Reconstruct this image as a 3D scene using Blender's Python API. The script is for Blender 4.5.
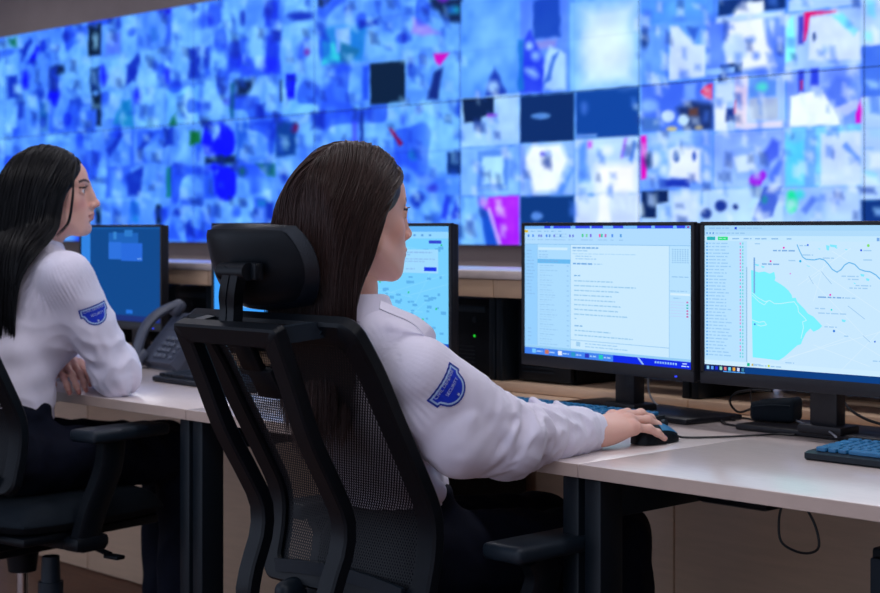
import bpy, bmesh, math, random
import numpy as np
from mathutils import Vector, Matrix, Euler

for _o in list(bpy.data.objects):
    bpy.data.objects.remove(_o)
SC = bpy.context.scene
COL = SC.collection
random.seed(7)
RNG = np.random.default_rng(7)

# ------------------------------------------------------------------ camera, world, lights, exposure
FPX, HOR, CAMZ = 1600.0, 230.0, 1.15          # focal length in pixels, horizon row, camera height
YAW = math.atan2(0.7205, 0.6934)
CF = np.array([-math.sin(YAW), math.cos(YAW), 0.0])    # camera forward
CR = np.array([math.cos(YAW), math.sin(YAW), 0.0])     # camera right
cam_d = bpy.data.cameras.new('camera')
cam = bpy.data.objects.new('camera', cam_d)
COL.objects.link(cam)
cam.location = (0, 0, CAMZ)
cam.rotation_euler = (math.pi / 2, 0, YAW)
cam_d.sensor_width = 36
cam_d.lens = FPX / 880 * 36
cam_d.shift_y = -(296.5 - HOR) / 880
cam_d.clip_start = 0.05
cam_d.dof.use_dof = True
cam_d.dof.focus_distance = 2.95
cam_d.dof.aperture_fstop = 6.0
SC.camera = cam

SC.view_settings.view_transform = 'Standard'
SC.view_settings.look = 'None'
SC.view_settings.gamma = 1
SC.view_settings.exposure = 0.0
SC.view_settings.use_curve_mapping = False
SC.cycles.use_denoising = True
SC.cycles.max_bounces = 6
SC.cycles.transparent_max_bounces = 12
SC.cycles.sample_clamp_indirect = 4.0

W = bpy.data.worlds.new('world')
SC.world = W
W.use_nodes = True
W.node_tree.nodes['Background'].inputs[0].default_value = (0.70, 0.80, 1.05, 1)
W.node_tree.nodes['Background'].inputs[1].default_value = 1.05


def area_light(name, loc, size, power, color, target=None):
    d = bpy.data.lights.new(name, 'AREA')
    d.shape = 'RECTANGLE'
    d.size, d.size_y = size
    d.energy = power
    d.color = color
    o = bpy.data.objects.new(name, d)
    COL.objects.link(o)
    o.location = loc
    if target is not None:
        o.rotation_euler = (Vector(target) - Vector(loc)).to_track_quat('-Z', 'Y').to_euler()
    return o


# the ceiling panels over the desks, plus a rear row added to brighten the back wall (their housings are built further down)
LAMPS = [(-3.7, 2.5), (-1.9, 2.5), (-0.1, 2.5), (-3.2, 0.6), (-1.2, 0.6), (-9.6, 4.3), (-7.4, 4.3), (-5.2, 4.3), (-3.0, 4.3)]
for lx, ly in LAMPS:
    area_light('ceiling_lamp_light', (lx, ly, 2.90), (1.15, 0.28), 7.5 if (lx, ly) == LAMPS[0] else 11.0, (0.95, 0.94, 1.0))


# ------------------------------------------------------------------ helpers
def lin(c):
    c = np.asarray(c, float) / 255.0
    return np.where(c <= 0.04045, c / 12.92, ((c + 0.055) / 1.055) ** 2.4)


def ray(px, py):
    return CF + CR * ((px - 440) / FPX) + np.array([0, 0, (HOR - py) / FPX])


def at_depth(px, py, zc):
    return np.array([0, 0, CAMZ]) + ray(px, py) * zc


def at_y(px, py, Y):                            # point of a photo ray on the vertical plane y = Y
    r = ray(px, py)
    return np.array([0, 0, CAMZ]) + r * (Y / r[1])


def at_z(px, py, Z):
    r = ray(px, py)
    return np.array([0, 0, CAMZ]) + r * ((Z - CAMZ) / r[2])


def link_mesh(name, verts, faces, mat=None, parent=None, smooth=False, cols=None, loc=(0, 0, 0)):
    me = bpy.data.meshes.new(name)
    verts = np.asarray(verts, np.float32).reshape(-1, 3)
    if isinstance(faces, np.ndarray) and len(faces):
        n, k = faces.shape
        me.vertices.add(len(verts))
        me.vertices.foreach_set('co', verts.ravel())
        me.loops.add(n * k)
        me.loops.foreach_set('vertex_index', faces.astype(np.int32).ravel())
        me.polygons.add(n)
        me.polygons.foreach_set('loop_start', np.arange(0, n * k, k, dtype=np.int32))
        me.polygons.foreach_set('loop_total', np.full(n, k, dtype=np.int32))
        me.update(calc_edges=True)
    else:
        me.from_pydata([tuple(map(float, v)) for v in verts], [], [tuple(int(i) for i in f) for f in faces])
        me.update()
    if cols is not None:
        a = me.color_attributes.new('Col', 'FLOAT_COLOR', 'POINT')
        c4 = np.ones((len(verts), 4), np.float32)
        c4[:, :3] = cols
        a.data.foreach_set('color', c4.ravel())
    if smooth:
        me.polygons.foreach_set('use_smooth', np.ones(len(me.polygons), bool))
    o = bpy.data.objects.new(name, me)
    COL.objects.link(o)
    if mat is not None:
        me.materials.append(mat)
    if parent is not None:
        o.parent = parent
    o.location = loc
    return o


def thing(name, label, cat, loc=(0, 0, 0), rotz=0.0, group=None):
    o = bpy.data.objects.new(name, None)
    COL.objects.link(o)
    o.location = loc
    o.rotation_euler = (0, 0, rotz)
    o.empty_display_size = 0.05
    o['label'] = label
    o['category'] = cat
    if group:
        o['group'] = group
    return o


def tag(o, label, cat, group=None):
    o['label'] = label
    o['category'] = cat
    if group:
        o['group'] = group
    return o


def struct(o):
    o['kind'] = 'structure'
    return o


class MB:
    """collects shapes into one mesh"""

    def __init__(s):
        s.v, s.f = [], []

    def add(s, verts, faces):
        b = len(s.v)
        s.v.extend([tuple(map(float, p)) for p in verts])
        s.f.extend([tuple(i + b for i in f) for f in faces])
        return s

    def box(s, c, size, r=0.0, rot=None, seg=2):
        bm = bmesh.new()
        bmesh.ops.create_cube(bm, size=1.0)
        for v in bm.verts:
            v.co = Vector((v.co.x * size[0], v.co.y * size[1], v.co.z * size[2]))
        if r > 0:
            bmesh.ops.bevel(bm, geom=list(bm.edges), offset=r, segments=seg, profile=0.5, affect='EDGES')
        s._bm(bm, c, rot)
        return s

    def ext(s, lo, hi, r=0.0):
        lo, hi = np.array(lo, float), np.array(hi, float)
        return s.box((lo + hi) / 2, hi - lo, r)

    def _bm(s, bm, c, rot):
        bm.verts.index_update()
        M = Matrix.Translation(Vector([float(q) for q in c]))
        if rot is not None:
            M = M @ Euler(rot).to_matrix().to_4x4()
        s.add([M @ v.co for v in bm.verts], [[v.index for v in f.verts] for f in bm.faces])
        bm.free()

    def cyl(s, a, b, ra, rb=None, n=16):
        rb = ra if rb is None else rb
        a, b = np.array(a, float), np.array(b, float)
        d = b - a
        d /= np.linalg.norm(d)
        h = np.array([1.0, 0, 0]) if abs(d[0]) < 0.8 else np.array([0, 1.0, 0])
        u = np.cross(d, h); u /= np.linalg.norm(u)
        w = np.cross(d, u)
        vs = []
        for p, r in ((a, ra), (b, rb)):
            for i in range(n):
                t = 2 * math.pi * i / n
                vs.append(p + r * (math.cos(t) * u + math.sin(t) * w))
        fs = [(i, (i + 1) % n, n + (i + 1) % n, n + i) for i in range(n)]
        fs += [tuple(range(n))[::-1], tuple(range(n, 2 * n))]
        return s.add(vs, fs)

    def tube(s, pts, r, n=8, rs=None):
        P = np.array(pts, float)
        m = len(P)
        T = np.gradient(P, axis=0)
        T /= np.linalg.norm(T, axis=1)[:, None] + 1e-12
        h = np.array([0, 0, 1.0]) if abs(T[0][2]) < 0.8 else np.array([1.0, 0, 0])
        u = np.cross(T[0], h); u /= np.linalg.norm(u)
        vs = []
        for i in range(m):
            u = u - T[i] * np.dot(u, T[i]); u /= np.linalg.norm(u)
            w = np.cross(T[i], u)
            rr = r if rs is None else rs[i]
            for k in range(n):
                a = 2 * math.pi * k / n
                vs.append(P[i] + rr * (math.cos(a) * u + math.sin(a) * w))
        fs = []
        for i in range(m - 1):
            for k in range(n):
                fs.append((i * n + k, i * n + (k + 1) % n, (i + 1) * n + (k + 1) % n, (i + 1) * n + k))
        fs += [tuple(range(n))[::-1], tuple(range((m - 1) * n, m * n))]
        return s.add(vs, fs)

    def sweep(s, pts, side, prof):
        """profile [(a,b)...] swept along pts; a along `side`, b along tangent x side"""
        P = np.array(pts, float)
        m, n = len(P), len(prof)
        T = np.gradient(P, axis=0)
        T /= np.linalg.norm(T, axis=1)[:, None]
        vs = []
        for i in range(m):
            sd = np.array(side, float)
            sd = sd - T[i] * np.dot(sd, T[i]); sd /= np.linalg.norm(sd)
            w = np.cross(T[i], sd)
            for a, b in prof:
                vs.append(P[i] + a * sd + b * w)
        fs = []
        for i in range(m - 1):
            for k in range(n):
                fs.append((i * n + k, i * n + (k + 1) % n, (i + 1) * n + (k + 1) % n, (i + 1) * n + k))
        fs += [tuple(range(n))[::-1], tuple(range((m - 1) * n, m * n))]
        return s.add(vs, fs)

    def prism(s, poly, fn, d0, d1):
        """poly of 2-D points, fn(a,b,depth) -> 3-D"""
        n = len(poly)
        vs = [fn(a, b, d0) for a, b in poly] + [fn(a, b, d1) for a, b in poly]
        fs = [(i, (i + 1) % n, n + (i + 1) % n, n + i) for i in range(n)]
        fs += [tuple(range(n))[::-1], tuple(range(n, 2 * n))]
        return s.add(vs, fs)

    def build(s, name, mat=None, parent=None, smooth=False, loc=(0, 0, 0)):
        o = link_mesh(name, s.v, s.f, mat, parent, False, None, loc)
        bm = bmesh.new()
        bm.from_mesh(o.data)
        bmesh.ops.recalc_face_normals(bm, faces=bm.faces)
        bm.to_mesh(o.data)
        bm.free()
        if smooth:
            o.data.polygons.foreach_set('use_smooth', np.ones(len(o.data.polygons), bool))
            md = o.modifiers.new('es', 'EDGE_SPLIT')
            md.split_angle = math.radians(40)
        return o


def spline(pts, n):
    """Catmull-Rom through pts, n samples evenly spaced along the length"""
    P = np.array(pts, float)
    P = np.vstack([2 * P[0] - P[1], P, 2 * P[-1] - P[-2]])
    out = []
    for i in range(1, len(P) - 2):
        p0, p1, p2, p3 = P[i - 1], P[i], P[i + 1], P[i + 2]
        for t in np.linspace(0, 1, 24, endpoint=False):
            out.append(0.5 * ((2 * p1) + (-p0 + p2) * t + (2 * p0 - 5 * p1 + 4 * p2 - p3) * t * t + (-p0 + 3 * p1 - 3 * p2 + p3) * t ** 3))
    out.append(P[-2])
    out = np.array(out)
    L = np.concatenate([[0], np.cumsum(np.linalg.norm(np.diff(out, axis=0), axis=1))])
    q = np.linspace(0, L[-1], n)
    return np.stack([np.interp(q, L, out[:, k]) for k in range(out.shape[1])], 1)


# ------------------------------------------------------------------ materials
def mat(name, rgb, rough=0.5, metal=0.0, spec=0.5, var=0.06, scale=40.0, bump=0.0, bscale=200.0, stretch=None, sss=0.0, coat=0.0, sheen=0.0):
    m = bpy.data.materials.new(name)
    m.use_nodes = True
    nt = m.node_tree
    b = nt.nodes['Principled BSDF']
    c = lin(rgb)
    tc = nt.nodes.new('ShaderNodeTexCoord')
    mp = nt.nodes.new('ShaderNodeMapping')
    if stretch:
        mp.inputs['Scale'].default_value = stretch
    nt.links.new(tc.outputs['Object'], mp.inputs[0])
    nz = nt.nodes.new('ShaderNodeTexNoise')
    nz.inputs['Scale'].default_value = scale
    nz.inputs['Detail'].default_value = 4
    nt.links.new(mp.outputs[0], nz.inputs['Vector'])
    rp = nt.nodes.new('ShaderNodeValToRGB')
    rp.color_ramp.elements[0].position = 0.3
    rp.color_ramp.elements[1].position = 0.7
    rp.color_ramp.elements[0].color = (*[max(0, x * (1 - var)) for x in c], 1)
    rp.color_ramp.elements[1].color = (*[min(1, x * (1 + var)) for x in c], 1)
    nt.links.new(nz.outputs[0], rp.inputs[0])
    nt.links.new(rp.outputs[0], b.inputs['Base Color'])
    b.inputs['Roughness'].default_value = rough
    b.inputs['Metallic'].default_value = metal
    b.inputs['Specular IOR Level'].default_value = spec
    if sss:
        b.inputs['Subsurface Weight'].default_value = sss
        b.inputs['Subsurface Radius'].default_value = (0.01, 0.004, 0.002)
        b.inputs['Subsurface Scale'].default_value = 0.6
    if coat:
        b.inputs['Coat Weight'].default_value = coat
        b.inputs['Coat Roughness'].default_value = 0.28
    if sheen:
        b.inputs['Sheen Weight'].default_value = sheen
    if bump:
        n2 = nt.nodes.new('ShaderNodeTexNoise')
        n2.inputs['Scale'].default_value = bscale
        n2.inputs['Detail'].default_value = 3
        nt.links.new(mp.outputs[0], n2.inputs['Vector'])
        bp = nt.nodes.new('ShaderNodeBump')
        bp.inputs['Strength'].default_value = bump
        bp.inputs['Distance'].default_value = 0.002
        nt.links.new(n2.outputs[0], bp.inputs['Height'])
        nt.links.new(bp.outputs[0], b.inputs['Normal'])
    return m


def mat_attr(name, rough=0.5, spec=0.5, sss=0.0, emit=0.0, bump=0.0, bscale=300.0, aniso=0.0):
    """colour from the mesh's own colour attribute, base colour or emission"""
    m = bpy.data.materials.new(name)
    m.use_nodes = True
    nt = m.node_tree
    b = nt.nodes['Principled BSDF']
    a = nt.nodes.new('ShaderNodeVertexColor')
    a.layer_name = 'Col'
    b.inputs['Roughness'].default_value = rough
    b.inputs['Specular IOR Level'].default_value = spec
    if emit:
        b.inputs['Base Color'].default_value = (0.004, 0.004, 0.006, 1)
        nt.links.new(a.outputs[0], b.inputs['Emission Color'])
        b.inputs['Emission Strength'].default_value = emit
    else:
        nt.links.new(a.outputs[0], b.inputs['Base Color'])
    if sss:
        b.inputs['Subsurface Weight'].default_value = sss
        b.inputs['Subsurface Radius'].default_value = (0.012, 0.004, 0.002)
        b.inputs['Subsurface Scale'].default_value = 0.5
    if aniso:
        b.inputs['Anisotropic'].default_value = aniso
    if bump:
        tc = nt.nodes.new('ShaderNodeTexCoord')
        n2 = nt.nodes.new('ShaderNodeTexNoise')
        n2.inputs['Scale'].default_value = bscale
        nt.links.new(tc.outputs['Object'], n2.inputs['Vector'])
        bp = nt.nodes.new('ShaderNodeBump')
        bp.inputs['Strength'].default_value = bump
        bp.inputs['Distance'].default_value = 0.001
        nt.links.new(n2.outputs[0], bp.inputs['Height'])
        nt.links.new(bp.outputs[0], b.inputs['Normal'])
    return m


def mat_emit(name, rgb, k=1.0):
    m = bpy.data.materials.new(name)
    m.use_nodes = True
    b = m.node_tree.nodes['Principled BSDF']
    b.inputs['Base Color'].default_value = (0, 0, 0, 1)
    b.inputs['Emission Color'].default_value = (*lin(rgb), 1)
    b.inputs['Emission Strength'].default_value = k
    return m


def mat_weave(name, rgb, pitch=0.0062, cover=0.68):
    """open woven chair mesh: thin threads, real holes between them"""
    m = bpy.data.materials.new(name)
    m.use_nodes = True
    nt = m.node_tree
    b = nt.nodes['Principled BSDF']
    b.inputs['Base Color'].default_value = (*lin(rgb), 1)
    b.inputs['Roughness'].default_value = 0.5
    b.inputs['Specular IOR Level'].default_value = 0.3
    tc = nt.nodes.new('ShaderNodeTexCoord')
    sep = nt.nodes.new('ShaderNodeSeparateXYZ')
    nt.links.new(tc.outputs['Object'], sep.inputs[0])

    def mth(op, a, bb=None):
        n = nt.nodes.new('ShaderNodeMath')
        n.operation = op
        for i, q in enumerate((a, bb)):
            if q is None:
                continue
            if isinstance(q, (int, float)):
                n.inputs[i].default_value = q
            else:
                nt.links.new(q, n.inputs[i])
        return n.outputs[0]
    X, Z = sep.outputs['X'], sep.outputs['Z']
    k = math.pi / pitch
    p = mth('SINE', mth('MULTIPLY', mth('ADD', X, mth('MULTIPLY', Z, 0.62)), k))
    q = mth('SINE', mth('MULTIPLY', mth('SUBTRACT', X, mth('MULTIPLY', Z, 0.62)), k))
    hole = mth('GREATER_THAN', mth('ABSOLUTE', mth('MULTIPLY', p, q)), cover)
    tr = nt.nodes.new('ShaderNodeBsdfTransparent')
    mx = nt.nodes.new('ShaderNodeMixShader')
    nt.links.new(hole, mx.inputs[0])
    nt.links.new(b.outputs[0], mx.inputs[1])
    nt.links.new(tr.outputs[0], mx.inputs[2])
    nt.links.new(mx.outputs[0], nt.nodes['Material Output'].inputs[0])
    return m


M = dict(
    taupe=mat('taupe_wall_paint', (150, 136, 132), 0.85, var=0.04, scale=6, bump=0.15, bscale=120),
    floor=mat('brown_wood_floor', (120, 82, 60), 0.55, var=0.25, scale=6, stretch=(1, 12, 1), bump=0.1),
    ceiling=mat('ceiling_paint', (200, 200, 205), 0.9, var=0.03, scale=8),
    beige=mat('beige_laminate', (210, 178, 150), 0.42, var=0.05, scale=9, stretch=(1, 1, 8)),
    desktop=mat('pale_desk_laminate', (216, 201, 197), 0.24, var=0.05, scale=14, stretch=(2, 14, 2), spec=0.6, coat=0.4),
    edge=mat('desk_edge_band', (190, 168, 156), 0.45, var=0.05, scale=20),
    steel=mat('black_coated_steel', (11, 20, 28), 0.42, spec=0.3, var=0.12, scale=120, bump=0.1, bscale=900),
    plastic=mat('black_plastic', (7, 13, 20), 0.42, spec=0.22, var=0.15, scale=60, bump=0.08, bscale=1200),
    plastic2=mat('dark_grey_plastic', (20, 31, 41), 0.45, spec=0.3, var=0.1, scale=60, bump=0.08, bscale=1200),
    bezel=mat('monitor_bezel', (27, 28, 34), 0.38, spec=0.3, var=0.1, scale=80, bump=0.05, bscale=1500),
    phone_key=mat('phone_key_plastic', (90, 97, 112), 0.5, var=0.06),
    phone=mat('grey_phone_plastic', (74, 80, 95), 0.45, var=0.06, scale=60),
    leather=mat('black_padded_leather', (9, 16, 26), 0.33, spec=0.5, var=0.15, scale=90, bump=0.25, bscale=400),
    fabric=mat('dark_seat_fabric', (15, 25, 34), 0.75, spec=0.2, var=0.2, scale=300, bump=0.3, bscale=900),
    chrome=mat('chrome', (200, 200, 205), 0.18, metal=1.0, var=0.04),
    shirt=mat('white_cotton_shirt', (228, 223, 240), 0.75, var=0.03, scale=30, bump=0.08, bscale=800, sheen=0.15),
    trousers=mat('navy_trousers', (10, 15, 31), 0.8, spec=0.15, var=0.15, scale=60, bump=0.2, bscale=500),
    shoe=mat('black_shoe_leather', (18, 18, 20), 0.35, var=0.1),
    badge=mat('badge_blue_cloth', (22, 60, 190), 0.6, var=0.08, scale=200, bump=0.2, bscale=900),
    badge_dark=mat('badge_border_cloth', (24, 44, 140), 0.6, var=0.08, scale=200, bump=0.2, bscale=900),
    thread=mat('badge_pale_thread', (190, 205, 235), 0.6, var=0.08, scale=300),
    keytop=mat('black_keycap_blue_reflection', (40, 112, 160), 0.3, var=0.08, scale=40),  # black keys; the monitor's blue reflection is put into the base colour
    cable=mat('black_cable_rubber', (18, 18, 22), 0.5, var=0.1),
    cable_pale=mat('pale_grey_cable', (120, 124, 135), 0.5, var=0.1),
    weave=mat_weave('black_chair_mesh', (13, 17, 23)),
    wall_screen=mat_attr('video_wall_screen', 0.4, 0.05, emit=1.12),
    screen=mat_attr('lit_screen', 0.4, 0.05, emit=1.0),
    skin=mat_attr('skin', 0.5, 0.4, sss=0.12, bump=0.12, bscale=500),
    hair=mat_attr('hair', 0.42, 0.32, aniso=0.4),
    lash=mat('dark_lashes', (20, 14, 14), 0.6),
    led=mat_emit('green_led', (40, 235, 60), 0.9),
    led_blue=mat_emit('blue_led', (40, 60, 255), 1.5),
    lamp=mat_emit('lamp_diffuser', (255, 248, 250), 2.0),
    white_label=mat('pale_label', (200, 205, 215), 0.6),
)


def bx(name, lo, hi, m, parent=None, r=0.0):
    return MB().ext(lo, hi, r).build(name, m, parent, smooth=r > 0)

# ------------------------------------------------------------------ the room
WY = 5.56                                        # face of the rear wall
struct(bx('floor', (-12.5, -1.6, -0.05), (2.5, WY, 0.0), M['floor']))
struct(bx('wall_back', (-12.5, WY, 0.0), (2.5, WY + 0.15, 3.0), M['taupe']))
struct(bx('wall_left', (-12.65, -1.6, 0.0), (-12.5, WY + 0.15, 3.0), M['taupe']))
struct(bx('wall_right', (2.5, -1.6, 0.0), (2.65, WY + 0.15, 3.0), M['taupe']))
struct(bx('ceiling', (-12.65, -1.6, 3.0), (2.65, WY + 0.15, 3.1), M['ceiling']))
struct(bx('baseboard_back', (-12.5, WY - 0.015, 0.0), (2.5, WY, 0.09), M['plastic2']))
for i, (lx, ly) in enumerate(LAMPS):
    t = thing('ceiling_light', 'slim white ceiling light panel ' + ('above the desks' if ly < 3 else 'added out of view to brighten the wall above the video wall'), 'ceiling light', (lx, ly, 2.99), 0, 'ceiling light panels ' + ('above the desks' if ly < 3 else 'added before the video wall'))
    b = MB()
    for s in (-1, 1):
        b.box((0, s * 0.155, -0.025), (1.22, 0.015, 0.05)).box((s * 0.605, 0, -0.025), (0.012, 0.3, 0.05))
    b.build('lamp_frame', M['white_label'], t)
    MB().box((0, 0, -0.02), (1.19, 0.29, 0.02)).build('diffuser', M['lamp'], t)

# ------------------------------------------------------------------ the video wall: two rows of displays, each showing a mosaic of camera feeds
VW = 5.5                                         # plane of the screens
VX = [-1.1 - 1.1193 * k for k in range(0, 11)]
VX = [x + 0.0007 for x in VX]
VZ = [1.078, 1.782, 2.486]


def wall_px(X, Z, Y=VW):
    """where a point of the wall shows in the photograph (used once, to read off what each screen displays)"""
    xc = X * CR[0] + Y * CR[1]
    zc = X * CF[0] + Y * CF[1]
    return 440 + FPX * xc / zc, HOR - (Z - CAMZ) * FPX / zc


FEED = []                                        # (polygon in photo pixels, rgb, softness)


def P(c, *pts, s=2.0, a=1.0):
    FEED.append((np.array(pts, float), c, s, a))


def R(c, x0, y0, x1, y1, s=2.0):
    """a rectangle on a screen; its edges follow the slope of the wall there"""
    k = lambda x, y: y - (230 - y) / (x + 1160) * (x - (x0 + x1) / 2) * 1.0
    FEED.append((np.array([(x0, k(x0, y0)), (x1, k(x1, y0)), (x1, k(x1, y1)), (x0, k(x0, y1))], float), c, s, 1.0))


def E(c, x, y, rx, ry, s=3.0, a=0.0):
    t = np.linspace(0, 2 * math.pi, 12, endpoint=False)
    ca, sa = math.cos(a), math.sin(a)
    px, py = rx * np.cos(t), ry * np.sin(t)
    FEED.append((np.stack([x + px * ca - py * sa, y + px * sa + py * ca], 1), c, s, 1.0))


B1, B2, B3, B4, B5 = (106, 178, 255), (80, 146, 255), (42, 94, 240), (14, 50, 190), (4, 34, 84)
DK, PB, WB, WW = (2, 30, 62), (8, 16, 255), (150, 196, 255), (226, 240, 255)
MG, RD, GN, TE = (205, 0, 190), (150, 0, 70), (10, 110, 90), (50, 205, 225)
# far left display column (0-92)
R(B1, -2, 42, 17, 75); R(GN, 9, 38, 17, 48); E(B1, 8, 60, 10, 16); R(B4, 7, 76, 17, 98); R(B1, -2, 76, 5, 100); R(B1, -2, 102, 16, 140); R(B3, 12, 128, 18, 138)
R(B2, 19, 34, 42, 66); P(PB, (28, 62), (36, 46), (40, 48), (33, 66)); P(B4, (20, 50), (30, 38), (32, 42), (22, 62)); R(B2, 44, 32, 68, 62); E(B1, 60, 52, 8, 9); E(B4, 66, 36, 4, 5); E(B4, 57, 48, 2, 3)
R(B1, 72, 34, 90, 80); R(B3, 72, 26, 88, 36); R(B2, 20, 68, 47, 100); E(PB, 25, 80, 4, 9); E(B4, 40, 94, 4, 6); R(B5, 50, 66, 64, 75); R(B4, 49, 68, 56, 98, s=3); E(PB, 55, 97, 7, 7); E(PB, 57, 104, 4, 6)
R(B1, 62, 72, 100, 96, s=4); R(B4, 18, 102, 28, 118); E(B2, 32, 112, 9, 18); R((20, 90, 180), 40, 102, 48, 132); R(B3, 48, 106, 92, 134); E(B2, 60, 112, 7, 18, a=0.2); R(B2, 78, 106, 90, 130); R(B4, 70, 100, 80, 112); E(B3, 74, 116, 6, 14)
R(B2, 20, 134, 92, 146, s=4); R(B1, 45, 134, 70, 142)
R(DK, 88, 24, 101, 56, s=1.2); R((10, 50, 120), 90, 68, 99, 92); R(DK, 92, 95, 101, 126, s=2); R(B3, 86, 110, 96, 132)
# second column (92-194), upper display
R(B2, 103, 20, 124, 54); R(B1, 122, 16, 136, 56); R(B2, 138, 14, 160, 52); E(B4, 118, 23, 2, 5); R((80, 120, 250), 106, 34, 120, 54); E((40, 110, 220), 154, 34, 4, 7)
R(PB, 164, 9, 174, 16); R(B3, 166, 14, 172, 44); R(B1, 172, 6, 201, 48); E((120, 190, 255), 190, 14, 8, 5); R(B1, 103, 58, 132, 86); E((130, 190, 255), 117, 78, 9, 11); E(PB, 103, 76, 3, 10)
P(B4, (126, 86), (126, 66), (140, 54), (136, 80)); E(B4, 139, 60, 4, 5); R(B1, 140, 50, 160, 86); E((120, 190, 255), 146, 78, 9, 9); E(B3, 155, 66, 3, 6); R(B1, 164, 48, 192, 80); E((130, 195, 255), 182, 64, 11, 14); E(PB, 167, 76, 3, 8); E(B3, 172, 56, 6, 5); R(B4, 188, 48, 200, 78); E(B1, 180, 62, 9, 14)
R(B1, 104, 90, 130, 118); E((110, 175, 255), 112, 106, 8, 11); P((20, 130, 200), (112, 124), (122, 100), (130, 100), (134, 128)); R(B1, 135, 88, 165, 126); E(PB, 137, 96, 3, 7); E((130, 210, 255), 150, 123, 9, 4); R((100, 180, 255), 166, 88, 198, 124); P(GN, (168, 126), (172, 116), (176, 112), (177, 126)); P((30, 170, 200), (180, 98), (186, 90), (187, 96)); E((140, 205, 255), 188, 106, 7, 18)
# second column, lower display
R(B3, 106, 132, 134, 168); P(B2, (106, 176), (118, 132), (130, 134), (128, 176), s=4); P(B4, (106, 150), (120, 132), (124, 134), (110, 156)); R(B3, 136, 130, 164, 164); P(B2, (140, 148), (158, 136), (166, 160), (150, 164), s=4); P(B4, (136, 150), (150, 132), (154, 134), (138, 156)); R(B4, 164, 128, 174, 146)
R(B2, 174, 128, 190, 166); P(B1, (176, 160), (184, 130), (190, 132), (188, 164), s=3); R((6, 110, 60), 190, 131, 200, 144, s=2); R(B3, 196, 144, 202, 162)
R(B3, 106, 166, 130, 198); P(B2, (110, 198), (112, 172), (128, 188), (130, 198), s=3); P(B4, (128, 196), (126, 176), (144, 166), (140, 196)); R(B2, 144, 164, 166, 198); R((8, 120, 130), 166, 167, 171, 197, s=1.5); R(B2, 172, 166, 200, 196); E(B1, 184, 186, 8, 10)
R(DK, 95, 205, 101, 224, s=1.5); R(B2, 102, 200, 155, 224); R((30, 130, 220), 131, 202, 138, 222); R(DK, 156, 205, 161, 224, s=1.5); R(B2, 162, 200, 214, 242); E(B4, 177, 213, 4, 4); P(B4, (184, 226), (190, 220), (196, 238), (188, 236)); P(B3, (162, 240), (172, 220), (180, 240)); P(B3, (198, 238), (200, 212), (214, 206), (214, 238), s=4); R(B3, 180, 198, 202, 206)
# third column (194-314), upper display
R(B3, 204, 4, 222, 26, s=3); R(B1, 204, 4, 208, 30); R(B1, 222, -2, 248, 40); P((110, 185, 255), (210, 40), (226, 14), (240, 14), (244, 38)); E(B4, 243, 18, 3, 7); R(B2, 246, -2, 264, 30); R(B3, 264, -2, 280, 26); E(B4, 268, 10, 4, 8)
R(B3, 204, 44, 242, 74); E(B1, 218, 62, 10, 18); E(B4, 236, 50, 6, 9); E(B4, 206, 58, 3, 10); R(B3, 240, 36, 280, 76); E(B1, 256, 46, 9, 20); E((120, 190, 255), 257, 46, 6, 9); E((30, 60, 255), 270, 66, 10, 9); E((40, 80, 250), 246, 66, 8, 9); R(B4, 272, 30, 282, 42)
R(B1, 203, 80, 230, 120); E((120, 190, 255), 216, 104, 10, 16); E((40, 60, 230), 227, 101, 3, 3); R((8, 90, 140), 230, 84, 234, 118); R(B5, 236, 80, 254, 96, s=3); E((120, 185, 255), 252, 97, 6, 24, a=0.55); E((120, 190, 255), 271, 95, 5, 22); R(B4, 254, 104, 264, 118); R(DK, 280, 80, 283, 102, s=1.5); R(B1, 236, 108, 256, 118, s=4)
R(B1, 284, -2, 320, 12); E(B4, 300, 16, 13, 5); R(B1, 282, 22, 320, 112); E((120, 190, 255), 298, 30, 9, 6); E((50, 96, 240), 303, 50, 6, 13, a=0.3); E((120, 30, 160), 307, 52, 2, 3); R(PB, 286, 74, 295, 105, s=1.2); R((110, 190, 255), 285, 98, 318, 114, s=3); P(B5, (318, -2), (332, -2), (322, 8), (318, 6))
# third column, lower display
E(PB, 219, 142, 17, 20, s=2); E(B1, 214, 132, 4, 9, a=0.4); R(PB, 204, 122, 212, 154, s=2); R(B5, 205, 156, 236, 164, s=2); R(B3, 204, 164, 216, 198); E(PB, 226, 184, 13, 18, s=2); E(PB, 216, 168, 8, 4)
R((30, 90, 220), 236, 122, 274, 160); P(B2, (238, 160), (252, 124), (268, 124), (272, 158), s=4); R((6, 60, 150), 276, 122, 296, 156); E((110, 0, 60), 295, 128, 3, 4); E(B1, 308, 134, 9, 12); R(B2, 236, 164, 274, 198); P(GN, (256, 164), (274, 164), (274, 176), (268, 176)); E((10, 100, 110), 242, 172, 4, 5); E(B1, 256, 186, 12, 10); E(B4, 284, 176, 4, 7)
R(B1, 236, 198, 254, 222); R(B3, 254, 198, 266, 222); R((20, 110, 200), 258, 200, 268, 206); R(B4, 266, 202, 274, 222)
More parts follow.
